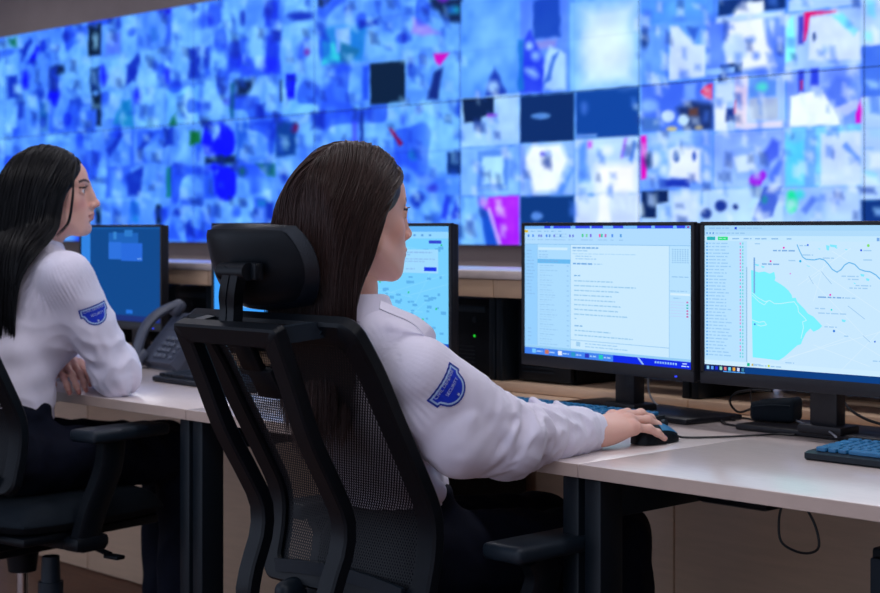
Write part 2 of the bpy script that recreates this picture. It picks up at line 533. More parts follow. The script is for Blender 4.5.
# fourth column (314-460), upper display
R(B2, 330, -2, 362, 18); E((30, 70, 210), 348, 10, 4, 5); R(B2, 362, -2, 402, 16); R(B1, 402, -2, 436, 6)
P(B5, (430, -2), (462, -2), (462, 22), (446, 24), (438, 12), (430, 6), s=3); E((120, 30, 200), 443, -1, 5, 2); E((20, 150, 190), 454, 10, 5, 4)
R((30, 130, 220), 322, 26, 366, 62, s=3); P(TE, (322, 42), (334, 42), (342, 62), (322, 64)); R((120, 170, 255), 336, 28, 350, 52, s=2); P((20, 110, 170), (340, 40), (360, 50), (348, 64), (340, 60)); R(B4, 360, 20, 378, 26)
P(B2, (362, 58), (366, 36), (400, 16), (404, 58)); R(B1, 366, 34, 400, 58, s=4); E(B4, 403, 38, 3, 5); P(B1, (410, 46), (408, 22), (420, 12), (460, 26), (460, 50)); P((150, 140, 255), (411, 33), (413, 18), (420, 20), (441, 34), (424, 36), s=2.5)
R(B2, 322, 66, 366, 106); E(B1, 348, 88, 16, 16); R((30, 80, 235), 362, 66, 369, 100); R(DK, 370, 62, 405, 104.5, s=0.8)
R(B2, 407, 54, 434, 98); P(B1, (408, 88), (426, 60), (436, 60), (422, 90), s=3); P((10, 40, 130), (426, 100), (434, 72), (444, 66), (440, 100), s=2); P(B1, (438, 100), (444, 62), (458, 56), (458, 98)); P(MG, (433, 54), (449, 53), (446, 58), (440, 66), (435, 62), s=1.2); E(B4, 410, 66, 3, 9)
# fourth column, lower display
R(B4, 312, 112, 324, 128, s=3); R(B2, 326, 114, 358, 146); E(B1, 342, 130, 12, 12); R((70, 90, 250), 352, 122, 357, 142); R((10, 44, 150), 360, 110, 364, 146, s=1.5); R(B1, 364, 104, 404, 148); E((60, 110, 240), 403, 120, 3, 5); P(RD, (388, 128), (391, 128), (403, 144), (399, 146), s=1); R(B1, 406, 102, 430, 150); E((110, 185, 255), 424, 124, 10, 24); P(B1, (438, 148), (440, 102), (456, 98), (459, 148)); E((40, 70, 200), 419, 110, 3, 4); E((30, 80, 220), 458, 108, 4, 9)
R(B2, 400, 152, 460, 195); E((40, 200, 215), 413, 155, 5, 5); R(B1, 418, 152, 446, 172, s=3); E((60, 80, 220), 432, 188, 5, 4); E((110, 170, 255), 424, 180, 8, 6); R((4, 46, 120), 447, 152, 461, 174, s=1); R(B2, 400, 196, 460, 245); P((30, 60, 230), (440, 218), (446, 196), (450, 198), (446, 220)); E(B4, 418, 200, 7, 8); E(B1, 430, 208, 10, 8); P((30, 60, 220), (450, 220), (456, 200), (460, 218))
# fifth column (460-640), upper display
R((88, 158, 255), 461, -2, 524, 98, s=1.5); R((110, 180, 255), 475, 10, 505, 70, s=10); P((24, 60, 180), (484, 97), (494, 66), (506, 92), (504, 97), s=2); E((150, 195, 255), 493, 87, 6, 6)
R((80, 130, 250), 520, -2, 568, 93); R((20, 70, 190), 533, -2, 560, 38); R((120, 130, 230), 535, 40, 556, 48); P((36, 64, 235), (520, 92), (522, 44), (530, 30), (546, 66), (542, 93), s=2); E(WB, 529, 46, 3, 3); E((130, 180, 255), 535, 56, 4, 4); P((160, 205, 255), (544, 66), (550, 46), (566, 54), (566, 90), (544, 90), s=2); P((60, 110, 220), (544, 84), (552, 56), (558, 52), (550, 80), s=1.5); E((150, 200, 255), 531, 72, 8, 4, a=0.5); R((20, 110, 210), 518, 40, 523, 90)
R((112, 178, 255), 570, -2, 640, 88, s=1.2); R((190, 224, 255), 582, 6, 634, 84, s=9); E((215, 238, 255), 606, 48, 20, 26, s=10)
# fifth column, lower display
R((150, 200, 255), 461, 96, 519, 146, s=1.2); P((2, 32, 80), (462, 99), (494, 97), (494, 114), (481, 117), (480, 122), (464, 123), s=1); R((190, 30, 210), 487, 114, 499, 117, s=1); R((110, 160, 255), 498, 112, 500, 140, s=1); R((170, 214, 255), 496, 96, 518, 140, s=3)
R((3, 42, 104), 520, 94, 574, 142, s=0.8); E((80, 135, 215), 540, 116, 10, 3, s=1); R((6, 66, 158), 576, 89, 639, 138, s=0.8); E((60, 110, 210), 584, 108, 3, 6); R((90, 140, 230), 576, 134, 597, 138, s=1); E((40, 90, 180), 628, 89, 10, 2)
R((118, 176, 255), 461, 147, 519, 195, s=1); R((84, 140, 236), 477, 150, 508, 190, s=1); R((165, 218, 255), 482, 156, 503, 184, s=1.5); R((120, 170, 235), 479, 186, 506, 189, s=1)
R((130, 176, 255), 520, 143, 574, 195, s=1); P((238, 247, 255), (524, 158), (532, 146), (560, 144), (568, 160), (556, 190), (534, 192), s=3); E((96, 96, 230), 542, 154, 3, 3, s=1.5); P((80, 140, 240), (556, 194), (572, 166), (574, 172), (562, 195), s=2); P((110, 150, 245), (520, 146), (526, 146), (522, 190), s=2)
R((180, 214, 255), 575, 138, 639, 194, s=1); R((244, 246, 255), 596, 164, 636, 193, s=5); P((96, 156, 246), (576, 150), (586, 140), (588, 182), (578, 184), s=3); R((190, 70, 240), 588, 141, 592, 148, s=1.5); P((170, 120, 250), (624, 138), (627, 138), (623, 158), (620, 158), s=1.2); E((220, 236, 255), 607, 150, 6, 5); P((90, 150, 245), (628, 160), (634, 140), (637, 141), (632, 164), s=1.5)
P((120, 190, 255), (462, 245), (464, 198), (478, 198), (484, 245), s=2); E((160, 215, 255), 470, 226, 5, 12); P((20, 80, 205), (478, 197), (488, 214), (498, 246), (486, 246), s=1.5); P((166, 26, 245), (488, 197), (519, 195), (519, 245), (500, 246), (492, 214), (484, 208), s=1); P((200, 160, 255), (487, 208), (490, 208), (502, 245), (498, 245), s=1); E((180, 140, 255), 483, 202, 4, 5)
R((3, 54, 126), 520, 196, 574, 244, s=0.8); E((80, 132, 222), 537, 216, 6, 4, s=1.5); R((200, 220, 255), 575, 194, 640, 244, s=1); E((110, 165, 235), 591, 195, 4, 2, s=1); R((235, 240, 255), 598, 194, 610, 222, s=2); R((190, 210, 255), 612, 196, 636, 222, s=2)
# sixth column (640-864), upper display
R((80, 150, 255), 641, -4, 713, 22, s=1.2); R((90, 170, 255), 655, 0, 700, 14, s=6); R((4, 46, 120), 718, -4, 786, 12, s=1.5); R((226, 240, 255), 742, 2, 763, 12, s=1.5); R((160, 200, 255), 788, -4, 864, 8, s=1.5)
R((90, 150, 255), 641, 25, 668, 81, s=1); E((24, 60, 140), 644, 40, 4, 9); P((192, 216, 255), (669, 80), (670, 26), (678, 26), (692, 44), (705, 45), (705, 76), s=1.2); P((40, 90, 210), (686, 26), (698, 28), (694, 44), s=2); R((70, 120, 250), 665, 30, 668, 80, s=1)
R((84, 130, 255), 706, 18, 785, 76, s=1); P((232, 243, 255), (726, 62), (728, 20), (742, 2), (762, 4), (768, 44), (776, 66), (742, 70), s=3); E((180, 210, 255), 736, 48, 12, 14); E((100, 140, 250), 776, 36, 9, 14); E((24, 60, 170), 780, 50, 3, 6); E((120, 160, 240), 750, 40, 5, 3); E((110, 150, 240), 756, 56, 4, 4); R((180, 215, 255), 716, 14, 784, 20, s=2); R((4, 40, 110), 720, 64, 742, 74, s=2); R((130, 180, 255), 706, 68, 735, 74, s=1)
R((150, 190, 255), 785, 10, 864, 67, s=1); P((120, 240, 255), (786, 62), (787, 22), (793, 16), (795, 58), s=1.5); P((216, 10, 120), (804, 12), (836, 10), (836, 13), (810, 16), (806, 40), (803, 42), s=1); R((50, 60, 200), 798, 16, 803, 44, s=1.5); P((200, 222, 255), (808, 60), (810, 18), (836, 14), (860, 32), (862, 60), s=1.5); P((110, 215, 255), (830, 14), (842, 14), (858, 30), (854, 36), s=1.5); E((50, 80, 150), 814, 37, 2, 5, s=1); E((150, 190, 250), 825, 50, 4, 4)
# sixth column, lower display
R((66, 112, 240), 641, 82, 713, 131, s=1); P((20, 46, 110), (676, 108), (690, 100), (712, 104), (713, 130), (684, 130), s=3); R((90, 60, 60), 688, 108, 698, 116, s=2); P((224, 30, 90), (700, 92), (704, 86), (712, 84), (712, 100), (706, 98), s=1); E((190, 220, 255), 668, 116, 7, 6, s=1.5); E((190, 225, 255), 683, 120, 6, 6, s=1.5); E((120, 170, 250), 650, 106, 8, 6); E((200, 190, 120), 672, 129, 5, 2, s=1.5); E((180, 170, 130), 698, 128, 4, 2, s=1.5); R((60, 110, 200), 642, 118, 660, 131); R((110, 160, 255), 684, 84, 696, 100)
R((150, 190, 255), 714, 76, 785, 130, s=1); R((8, 44, 130), 718, 76, 727, 82, s=1.5); R((190, 218, 255), 716, 84, 734, 102, s=1.5); R((226, 238, 255), 715, 104, 726, 130, s=1.5); R((20, 50, 140), 726, 108, 734, 121, s=1.5); R((200, 40, 110), 734, 100, 737, 114, s=1); R((214, 204, 236), 735, 76, 747, 128, s=1.2); R((94, 150, 240), 749, 76, 776, 97, s=1.2); E((90, 230, 215), 762, 87, 5, 4); R((158, 178, 220), 749, 98, 778, 120, s=1.5); R((215, 214, 240), 740, 122, 782, 128, s=1.5)
R((112, 152, 255), 786, 68, 863, 126, s=1); R((40, 60, 215), 798, 70, 804, 92, s=1.5); R((36, 60, 225), 810, 68, 818, 86, s=1.5); R((180, 30, 110), 800, 80, 803, 90, s=1); P((232, 246, 255), (790, 96), (822, 90), (836, 112), (840, 125), (790, 126), s=1.5); P((80, 120, 240), (824, 92), (836, 76), (850, 80), (848, 104), (838, 112), s=3); P((170, 190, 245), (834, 108), (856, 100), (862, 106), (840, 120), s=1.5); P((216, 0, 200), (855, 114), (862, 96), (864, 98), (864, 123), (856, 123), s=1)
R((112, 164, 255), 641, 132, 713, 189, s=1); P((220, 0, 190), (640, 136), (646, 135), (647, 160), (646, 178), (641, 180), s=1); P((226, 238, 255), (668, 176), (670, 150), (690, 144), (700, 150), (700, 182), s=2.5); E((50, 90, 180), 676, 156, 3, 6, s=1.5); E((40, 80, 190), 694, 156, 2, 5, s=1.5); E((200, 225, 255), 655, 160, 5, 8); R((20, 50, 180), 660, 179, 689, 187, s=1.5); R((150, 190, 255), 650, 134, 690, 144, s=4); E((40, 60, 120), 648, 160, 4, 8)
R((136, 176, 255), 714, 131, 785, 187, s=1); P((120, 160, 250), (736, 180), (730, 150), (760, 144), (770, 176), s=2); P((190, 214, 255), (738, 172), (734, 158), (752, 153), (757, 170), s=2); P((60, 90, 235), (764, 152), (772, 138), (780, 142), (778, 156), (768, 164), s=2.5); E((150, 26, 232), 756, 180, 7, 7, s=1); E((150, 26, 232), 762, 176, 4, 5, s=1); P((80, 120, 245), (768, 178), (785, 150), (785, 156), (772, 186), s=2)
R((112, 200, 255), 785, 126, 864, 186, s=1); R((90, 210, 250), 787, 142, 803, 184, s=3); R((96, 160, 250), 805, 128, 816, 186, s=1.5); R((190, 216, 255), 820, 132, 862, 186, s=2); P((110, 160, 245), (846, 142), (862, 160), (862, 166), (842, 146), s=1.5); R((90, 150, 250), 826, 126, 838, 136, s=2)
R((150, 192, 255), 641, 190, 701, 244, s=1); P((2, 32, 90), (641, 191), (668, 190), (668, 202), (656, 204), (656, 218), (641, 218), s=1); R((190, 216, 255), 672, 194, 698, 222, s=3); R((170, 208, 255), 702, 188, 784, 244, s=1); E((20, 50, 150), 721, 206, 6, 6, s=1.5); E((30, 60, 150), 706, 214, 5, 5, s=1.5); E((30, 56, 140), 735, 207, 3, 3, s=1); P((66, 100, 215), (752, 220), (764, 186), (782, 186), (772, 216), (756, 222), s=1.2); E((30, 130, 170), 764, 200, 3, 4, s=1.5); P((170, 216, 255), (748, 206), (760, 186), (762, 190), (752, 208), s=1)
R((146, 190, 250), 785, 187, 863, 244, s=1); E((30, 232, 160), 791, 202, 6, 11, s=2); E((60, 220, 220), 800, 194, 4, 4); P((90, 130, 235), (802, 210), (812, 196), (816, 200), (806, 214), s=2); R((170, 205, 255), 824, 190, 860, 222, s=4)
# seventh column (864 and on)
R((100, 150, 250), 866, -10, 960, 62, s=1.5); P((214, 234, 255), (868, 20), (880, 16), (884, 30), (868, 32), s=1.2); P((214, 234, 255), (868, 44), (884, 38), (884, 58), (872, 60), s=1.2); R((4, 40, 120), 866, 63, 960, 73, s=1.5); R((96, 140, 250), 866, 75, 960, 124, s=1.5); R((110, 170, 250), 866, 126, 960, 186, s=1.5); R((6, 110, 190), 866, 188, 960, 244, s=1.5); R((10, 50, 140), 864, 80, 868, 95)


# small clutter in every camera picture: bright patches, dark furniture, edges
_fr = random.Random(31)
for _x in range(-8, 880, 21):
    for _y in range(4, 240, 19):
        if (461 < _x < 640 and _y < 98) or (516 < _x < 640 and 88 < _y < 144) or (516 < _x < 578 and _y > 190) or (366 < _x < 408 and 58 < _y < 108):
            continue
        _cx, _cy = _x + _fr.uniform(-8, 8), _y + _fr.uniform(-8, 8)
        for _q in range(2):
            _h = _fr.random()
            if _x < 460:
                _c = (150, 208, 255) if _h < 0.5 else ((24, 70, 205) if _h < 0.86 else (8, 40, 130))
            else:
                _c = (212, 232, 255) if _h < 0.55 else ((70, 120, 235) if _h < 0.85 else (30, 60, 150))
            _w, _g = _fr.uniform(1.5, 5), _fr.uniform(2, 8)
            _a = _fr.uniform(-0.5, 0.5)
            _px, _py = _cx + _fr.uniform(-5, 5), _cy + _fr.uniform(-5, 5)
            P(_c, (_px - _w, _py - _g), (_px + _w * 0.7 + _a * 4, _py - _g * 0.8), (_px + _w + _a * 5, _py + _g), (_px - _w * 0.8 + _a * 3, _py + _g * 0.7), s=2.4, a=0.5)

for _x in range(884, 1620, 46):                   # the displays beyond the right edge of the picture
    for _y in range(-190, 250, 52):
        _w, _g = 23, 26
        R(_fr.choice([(120, 176, 255), (84, 140, 250), (168, 204, 255), (200, 222, 255), (60, 110, 235), (6, 50, 130)]), _x - _w, _y - _g, _x + _w, _y + _g, s=1.5)
        for _q in range(5):
            _c = _fr.choice([(222, 238, 255), (60, 110, 230), (30, 60, 160), (150, 200, 255), (205, 30, 180), (110, 220, 245)])
            _px, _py, _rx, _ry = _x + _fr.uniform(-18, 18), _y + _fr.uniform(-20, 20), _fr.uniform(3, 11), _fr.uniform(3, 12)
            P(_c, (_px - _rx, _py - _ry), (_px + _rx * 0.8, _py - _ry * 0.6), (_px + _rx, _py + _ry), (_px - _rx * 0.7, _py + _ry * 0.7), s=2.5, a=0.7)


def value_noise(x, y, seed):
    xi, yi = np.floor(x).astype(np.int64), np.floor(y).astype(np.int64)
    fx, fy = x - xi, y - yi
    fx, fy = fx * fx * (3 - 2 * fx), fy * fy * (3 - 2 * fy)

    def hsh(a, b):
        n = (a * 374761393 + b * 668265263 + seed * 974634777) & 0x7fffffff
        n = ((n ^ (n >> 13)) * 1274126177) & 0x7fffffff
        return (n ^ (n >> 16)) % 10007 / 10007.0
    return (hsh(xi, yi) * (1 - fx) + hsh(xi + 1, yi) * fx) * (1 - fy) + (hsh(xi, yi + 1) * (1 - fx) + hsh(xi + 1, yi + 1) * fx) * fy


def poly_sd(pts, x, y):
    """signed distance to a polygon (negative inside)"""
    n = len(pts)
    d2 = np.full(x.shape, 1e18)
    ins = np.zeros(x.shape, bool)
    for i in range(n):
        ax, ay = pts[i]
        bx_, by_ = pts[(i + 1) % n]
        ex, ey = bx_ - ax, by_ - ay
        wx, wy = x - ax, y - ay
        t = np.clip((wx * ex + wy * ey) / (ex * ex + ey * ey + 1e-12), 0, 1)
        d2 = np.minimum(d2, (wx - ex * t) ** 2 + (wy - ey * t) ** 2)
        c = (ay > y) != (by_ > y)
        ins ^= c & (x < ex * (y - ay) / (ey if abs(ey) > 1e-12 else 1e-12) + ax)
    d = np.sqrt(d2)
    return np.where(ins, -d, d)


def feed_colour(X, Z):
    px, py = wall_px(X, Z)
    # an unnamed feed: every third of a display is one camera picture with its own tone
    cu, cv = np.floor((X - VX[0]) / 1.1193 * 3), np.floor((Z - VZ[0]) / 0.704 * 3)
    q = value_noise(cu * 7.3 + 0.5, cv * 5.1 + 0.5, 3)
    q2 = value_noise(X * 9, Z * 9, 5)
    lo, hi = np.array(B3, float), np.array(B1, float)
    c = lo + (hi - lo) * np.clip(0.15 + 0.5 * q + 0.5 * q2, 0, 1)[:, None]
    for pts, rgb, s, al in FEED:
        x0, y0 = pts.min(0) - s - 1
        x1, y1 = pts.max(0) + s + 1
        k = np.nonzero((px > x0) & (px < x1) & (py > y0) & (py < y1))[0]
        if len(k) == 0:
            continue
        wob = (value_noise(X[k] * 26, Z[k] * 26, 11) - 0.5) * 2.2 * min(1.0, s / 2)
        m = np.clip(0.5 - (poly_sd(pts, px[k], py[k]) + wob) / (2 * s), 0, 1)[:, None] * al
        c[k] = c[k] * (1 - m) + np.array(rgb, float) * m
    lum = c.mean(1)
    amt = (np.clip((lum - 75) / 100, 0, 1) * np.clip((290 - lum) / 110, 0.35, 1))[:, None]
    v = ((value_noise(X * 9, Z * 11, 21) - 0.5) * 36 + (value_noise(X * 22, Z * 25, 22) - 0.5) * 22)[:, None]
    c = c + v * amt * np.array([0.9, 1.0, 0.25])
    dk = np.clip((0.30 - value_noise(X * 6.5 + 3, Z * 8 + 1, 31)) / 0.12, 0, 1)[:, None] * np.clip((lum - 60) / 60, 0, 1)[:, None] * np.clip((-X - 5.6) / 0.3, 0, 1)[:, None]
    c = c * (1 - dk * np.array([0.55, 0.42, 0.05]))
    # thin dark seams between the pictures of one display
    fu = ((X - VX[0]) / 1.1193 * 3) % 1
    fv = ((Z - VZ[0]) / 0.704 * 3) % 1
    seam = (np.minimum(fu, 1 - fu) * 0.373 < 0.004) | (np.minimum(fv, 1 - fv) * 0.235 < 0.004)
    c = np.where(seam[:, None], c * 0.965, c)
    # bluer towards the left: viewing-angle colour shift painted into the pictures
    k = np.clip((-X - 3.6) / 5.5, 0, 1)[:, None]
    c = c * (1 - k * np.array([0.10, 0.05, 0.0])) 
    return lin(np.clip(c, 0, 255))


vw = thing('video_wall', 'wall-wide bank of glowing displays showing a blue mosaic of camera pictures', 'video wall', (-6.7, VW, 1.08))
for r in range(2):
    for k in range(len(VX) - 2):
        xa, xb, za, zb = VX[k + 1], VX[k], VZ[r], VZ[r + 1]
        cx, cz = (xa + xb) / 2, (za + zb) / 2
        b = MB().box((0, 0.028, 0), (xb - xa - 0.001, 0.05, zb - za - 0.001), 0.001)
        p = b.build('display_panel', M['plastic'], vw, True, loc=(cx + 6.7, 0, cz - 1.08))
        nx, nz = 132, 84
        gx = np.linspace(xa + 0.0015, xb - 0.0015, nx)
        gz = np.linspace(za + 0.0015, zb - 0.0015, nz)
        GX, GZ = np.meshgrid(gx, gz, indexing='ij')
        cols = feed_colour(GX.ravel(), GZ.ravel())
        vv = np.stack([GX.ravel() - cx, np.full(GX.size, 0.0015), GZ.ravel() - cz], 1)
        I = np.arange(nx * nz).reshape(nx, nz)
        ff = np.stack([I[:-1, :-1].ravel(), I[1:, :-1].ravel(), I[1:, 1:].ravel(), I[:-1, 1:].ravel()], 1)
        link_mesh('screen', vv, ff, M['wall_screen'], p, False, cols)

# ------------------------------------------------------------------ cabinet run behind the desks
CABX = [-2.86 + 0.62 * k for k in range(-4, 5)]
CABN = ['far left end of the row', 'far left, behind the dark monitor', 'left, behind the desk phone', 'behind the seated women, left of the tower with the green light',
        'beside the tower with the green light', 'behind the monitor with the e-mail window', 'behind the monitor with the map and lake', 'far right end of the row']
for k in range(8):
    x0, x1 = CABX[k], CABX[k + 1]
    t = thing('back_cabinet', 'beige open-front cabinet unit, ' + CABN[k], 'cabinet', ((x0 + x1) / 2, 2.94, 0))
    w = x1 - x0
    h = w / 2
    MB().box((0, 0.15, 0.37), (w - 0.004, 0.37, 0.735), 0.002).build('front_panel', M['beige'], t, True, loc=(0, -0.015, 0.002))
    MB().box((0, 0.18, 0.752), (w - 0.003, 0.36, 0.022), 0.002).build('base_board', M['beige'], t, True)
    MB().box((0, 0.012, 1.0), (w - 0.003, 0.022, 0.046), 0.002).build('apron', M['beige'], t, True)
    MB().box((0, 0.335, 0.87), (w - 0.05, 0.02, 0.21)).build('rear_panel', M['plastic'], t)
    for s in (-1, 1):
        MB().box((s * (h - 0.013), 0.16, 0.8715), (0.021, 0.30, 0.215), 0.002).build('divider', M['steel'], t, True)
cs = thing('shelf_top', 'long thin beige shelf board running along the top of the back cabinets', 'shelf', (-2.86, 3.1, 1.024))
MB().box((0, 0.0, 0.011), (5.0, 0.33, 0.022), 0.003).build('board', M['desktop'], cs, True)

# ------------------------------------------------------------------ desks
DX = [-5.43, -4.23, -3.04, -1.853, -0.66]
DN = ['far left desk at the edge of the picture, beyond the black haired woman', 'pale desk the black haired woman leans on',
      'pale desk in the middle, behind the mesh chair of the brown haired woman', 'pale desk at the right carrying the two bright monitors']
for k in range(4):
    x0, x1 = DX[k] + 0.0015, DX[k + 1] - 0.0015
    t = thing('office_desk', DN[k], 'desk', ((x0 + x1) / 2, 2.5, 0))
    w = x1 - x0
    MB().box((0, 0, 0.7275), (w, 0.76, 0.025), 0.0025).build('tabletop', M['desktop'], t, True)
    MB().box((0, -0.3805, 0.7275), (w, 0.0012, 0.0225)).build('edge_band', M['edge'], t)
    for s in (-1, 1):
        xx = s * (w / 2 - 0.024) - 0.010
        g = MB().box((xx, -0.33, 0.357), (0.038, 0.062, 0.71), 0.004).build('leg', M['steel'], t, True)
        MB().box((xx, -0.155, 0.676), (0.036, 0.30, 0.068), 0.004).build('crossbeam', M['steel'], t, True)
        MB().box((xx, -0.06, 0.012), (0.036, 0.56, 0.022), 0.004).build('floor_foot', M['steel'], t, True)
    if k == 3:
        MB().box((-w / 2 + 0.14, -0.02, 0.676), (0.16, 0.22, 0.05), 0.012).box((-w / 2 + 0.22, -0.06, 0.682), (0.08, 0.10, 0.035), 0.01).build('cable_tray', M['plastic'], t, True)

t = thing('mobile_pedestal', 'dark drawer pedestal under the right desk at the picture edge', 'drawer unit', (-1.255, 2.65, 0.0))
b = MB().box((0, 0, 0.33), (0.40, 0.46, 0.56), 0.006).build('body', M['plastic'], t, True)
for i in range(3):
    d = MB().box((0, -0.235, 0.15 + 0.18 * i), (0.39, 0.018, 0.17), 0.004).build('drawer', M['plastic2'], t, True)
    MB().box((0, -0.252, 0.20 + 0.18 * i), (0.14, 0.016, 0.012), 0.003).build('handle', M['steel'], d, True)
for sx in (-1, 1):
    for sy in (-1, 1):
        MB().cyl((sx * 0.16, sy * 0.18, 0.0), (sx * 0.16, sy * 0.18, 0.05), 0.022).build('caster', M['plastic'], t, True)

# ------------------------------------------------------------------ computer towers


def tower(label, x, y, z, w, d, h, led=None, rz=0.0):
    t = thing('computer_tower', label, 'computer', (x, y, z), rz)
    MB().box((0, 0.012, h / 2), (w, d - 0.024, h), 0.003).build('case', M['plastic'], t, True)
    b = MB().box((0, -d / 2 + 0.008, h / 2), (w - 0.002, 0.016, h - 0.002), 0.004)
    f = b.build('front_bezel', M['plastic'], t, True)
    v = MB()
    for i in range(6):
        v.box((-w * 0.1, -d / 2 - 0.0005, h * (0.12 + 0.05 * i)), (w * 0.6, 0.003, h * 0.018))
    v.build('vent_slat', M['steel'], f)
    MB().box((0, -d / 2 - 0.001, h * 0.86), (w * 0.8, 0.004, h * 0.09), 0.001).build('drive_door', M['plastic2'], f, True)
    for i in range(3):
        MB().box((w * -0.36, -d / 2 - 0.001, h * (0.42 - 0.08 * i)), (0.012, 0.004, 0.008), 0.001).build('port', M['steel'], f, True)
    if led:
        MB().cyl((led[0], -d / 2 - 0.002, led[1]), (led[0], -d / 2 + 0.001, led[1]), 0.0030, n=10).build('power_light', M['led'], t)
    MB().cyl((led[0] if led else 0, -d / 2 - 0.002, h * 0.72), (led[0] if led else 0, -d / 2, h * 0.72), 0.008, n=14).build('power_button', M['plastic2'], t)
    for s in (-1, 1):
        MB().box((s * w * 0.4, 0, 0.0), (0.02, d * 0.8, 0.006)).build('foot', M['plastic'], t)
    return t


tower('black computer tower with a small green power light inside the cabinet opening', -3.00, 3.12, 0.767, 0.19, 0.28, 0.205, (0.035, 0.105))
tower('black computer tower in the cabinet opening beside the dark divider, partly behind the e-mail monitor', -2.72, 3.12, 0.767, 0.18, 0.28, 0.205)
tower('black computer tower in the cabinet opening behind the desk phone', -4.24, 3.12, 0.767, 0.19, 0.28, 0.205)
tower('large black computer tower standing on the floor under the middle desk', -2.755, 2.66, 0.003, 0.19, 0.38, 0.60)

# ------------------------------------------------------------------ monitors and what their screens show
TRI = {}


class Screen:
    """flat coloured shapes on a screen, in screen metres (x to the right, y up), stacked in thin layers"""

    def __init__(s, w, h):
        s.w, s.h = w, h
        s.v, s.f, s.c = [], [], []

    def poly(s, pts, rgb, layer=1):
        pts = [(min(max(p[0], -s.w / 2), s.w / 2), min(max(p[1], -s.h / 2), s.h / 2)) for p in pts]
        b = len(s.v)
        s.v += [(x, -0.00012 * layer, y) for x, y in pts]
        s.c += [lin(rgb)] * len(pts)
        s.f.append(tuple(range(b, b + len(pts))))

    def rect(s, x0, y0, x1, y1, rgb, layer=1):         # fractions of the screen, origin top left
        fx = lambda q: (q - 0.5) * s.w
        fy = lambda q: (0.5 - q) * s.h
        s.poly([(fx(x0), fy(y1)), (fx(x1), fy(y1)), (fx(x1), fy(y0)), (fx(x0), fy(y0))], rgb, layer)

    def fpoly(s, pts, rgb, layer=1):
        s.poly([((x - 0.5) * s.w, (0.5 - y) * s.h) for x, y in pts], rgb, layer)

    def line(s, pts, wd, rgb, layer=2):
        q = [((x - 0.5) * s.w, (0.5 - y) * s.h) for x, y in pts]
        for (ax, ay), (bx_, by_) in zip(q[:-1], q[1:]):
            d = math.hypot(bx_ - ax, by_ - ay) + 1e-9
            nx, ny = -(by_ - ay) / d * wd / 2, (bx_ - ax) / d * wd / 2
            s.poly([(ax + nx, ay + ny), (bx_ + nx, by_ + ny), (bx_ - nx, by_ - ny), (ax - nx, ay - ny)], rgb, layer)

    def text(s, x, y, w, rgb, hgt=0.012, layer=3):
        """an unreadably small line of words: dashes of word length"""
        e = x + w
        rgb = tuple(0.55 * a + 0.45 * b for a, b in zip(rgb, (196, 230, 255)))
        hgt *= 0.8
        while x < e - 0.004:
            l = min(random.uniform(0.010, 0.035), e - x)
            s.rect(x, y - hgt / 2, x + l, y + hgt / 2, rgb, layer)
            x += l + 0.005

    def build(s, parent, loc):
        o = link_mesh('screen', s.v, s.f, M['screen'], parent, False, np.array(s.c), loc)
        bm = bmesh.new(); bm.from_mesh(o.data)
        bmesh.ops.triangulate(bm, faces=[f for f in bm.faces if len(f.verts) > 4])
        bm.to_mesh(o.data); bm.free()
        for p in o.data.polygons:
            pass
        return o


def monitor(label, x, y, rz, painter, w=0.566, h=0.33, top=1.167, by=0.145, baseoff=0.0, coloff=0.0):
    """x, y: middle of the front face; returns the thing and its screen size"""
    t = thing('computer_monitor', label, 'monitor', (x, y, 0.7405), rz)
    zc = top - h / 2 - 0.7405
    sw, sh = w - 0.018, h - 0.008 - 0.026
    sz = zc + (0.026 - 0.008) / 2
    b = MB()
    b.box((0, 0.018, zc), (w - 0.004, 0.024, h - 0.004), 0.004)
    b.box((0, 0.042, zc - 0.02), (w * 0.62, 0.030, h * 0.62), 0.012)
    b.build('housing', M['bezel'], t, True)
    b = MB()
    b.ext((-w / 2, 0, zc - h / 2), (w / 2, 0.012, zc - h / 2 + 0.026), 0.0015)
    b.ext((-w / 2, 0, zc + h / 2 - 0.008), (w / 2, 0.012, zc + h / 2), 0.0015)
    for s in (-1, 1):
        b.ext((s * w / 2 - (0.009 if s > 0 else 0), 0, zc - h / 2 + 0.02), (s * w / 2 + (0.009 if s < 0 else 0), 0.012, zc + h / 2 - 0.004), 0.0015)
    bz = b.build('bezel', M['bezel'], t, True)
    MB().box((w * 0.41, -0.0004, zc - h / 2 + 0.009), (0.006, 0.002, 0.003)).build('power_light', M['led_blue'], bz)
    sc = Screen(sw, sh)
    painter(sc, t, sz)
    sc.build(t, (0, 0.004, sz))
    MB().box((coloff, 0.083, 0.15), (0.062, 0.034, 0.285), 0.004).build('stand_column', M['bezel'], t, True)
    MB().box((0, 0.062, zc - 0.03), (0.10, 0.03, 0.10), 0.004).build('stand_mount', M['plastic'], t, True)
    b = MB().box((baseoff, by, 0.006), (0.44, 0.17, 0.012), 0.004)
    b.box((coloff, 0.085, 0.018), (0.10, 0.07, 0.018), 0.005)
    b.build('stand_base', M['bezel'], t, True)
    return t


def px_on(t, sz, sw, sh, px, py):
    """fraction of the screen that the photograph shows at a pixel"""
    n = np.array([-math.sin(t.rotation_euler.z), math.cos(t.rotation_euler.z), 0])
    u = np.array([math.cos(t.rotation_euler.z), math.sin(t.rotation_euler.z), 0])
    o = np.array(t.location) + np.array([0, 0, sz]) + n * 0.004
    r = ray(px, py)
    c = np.array([0, 0, CAMZ])
    hit = c + r * (np.dot(o - c, n) / np.dot(r, n))
    return np.dot(hit - o, u) / sw + 0.5, 0.5 - (hit[2] - o[2]) / sh


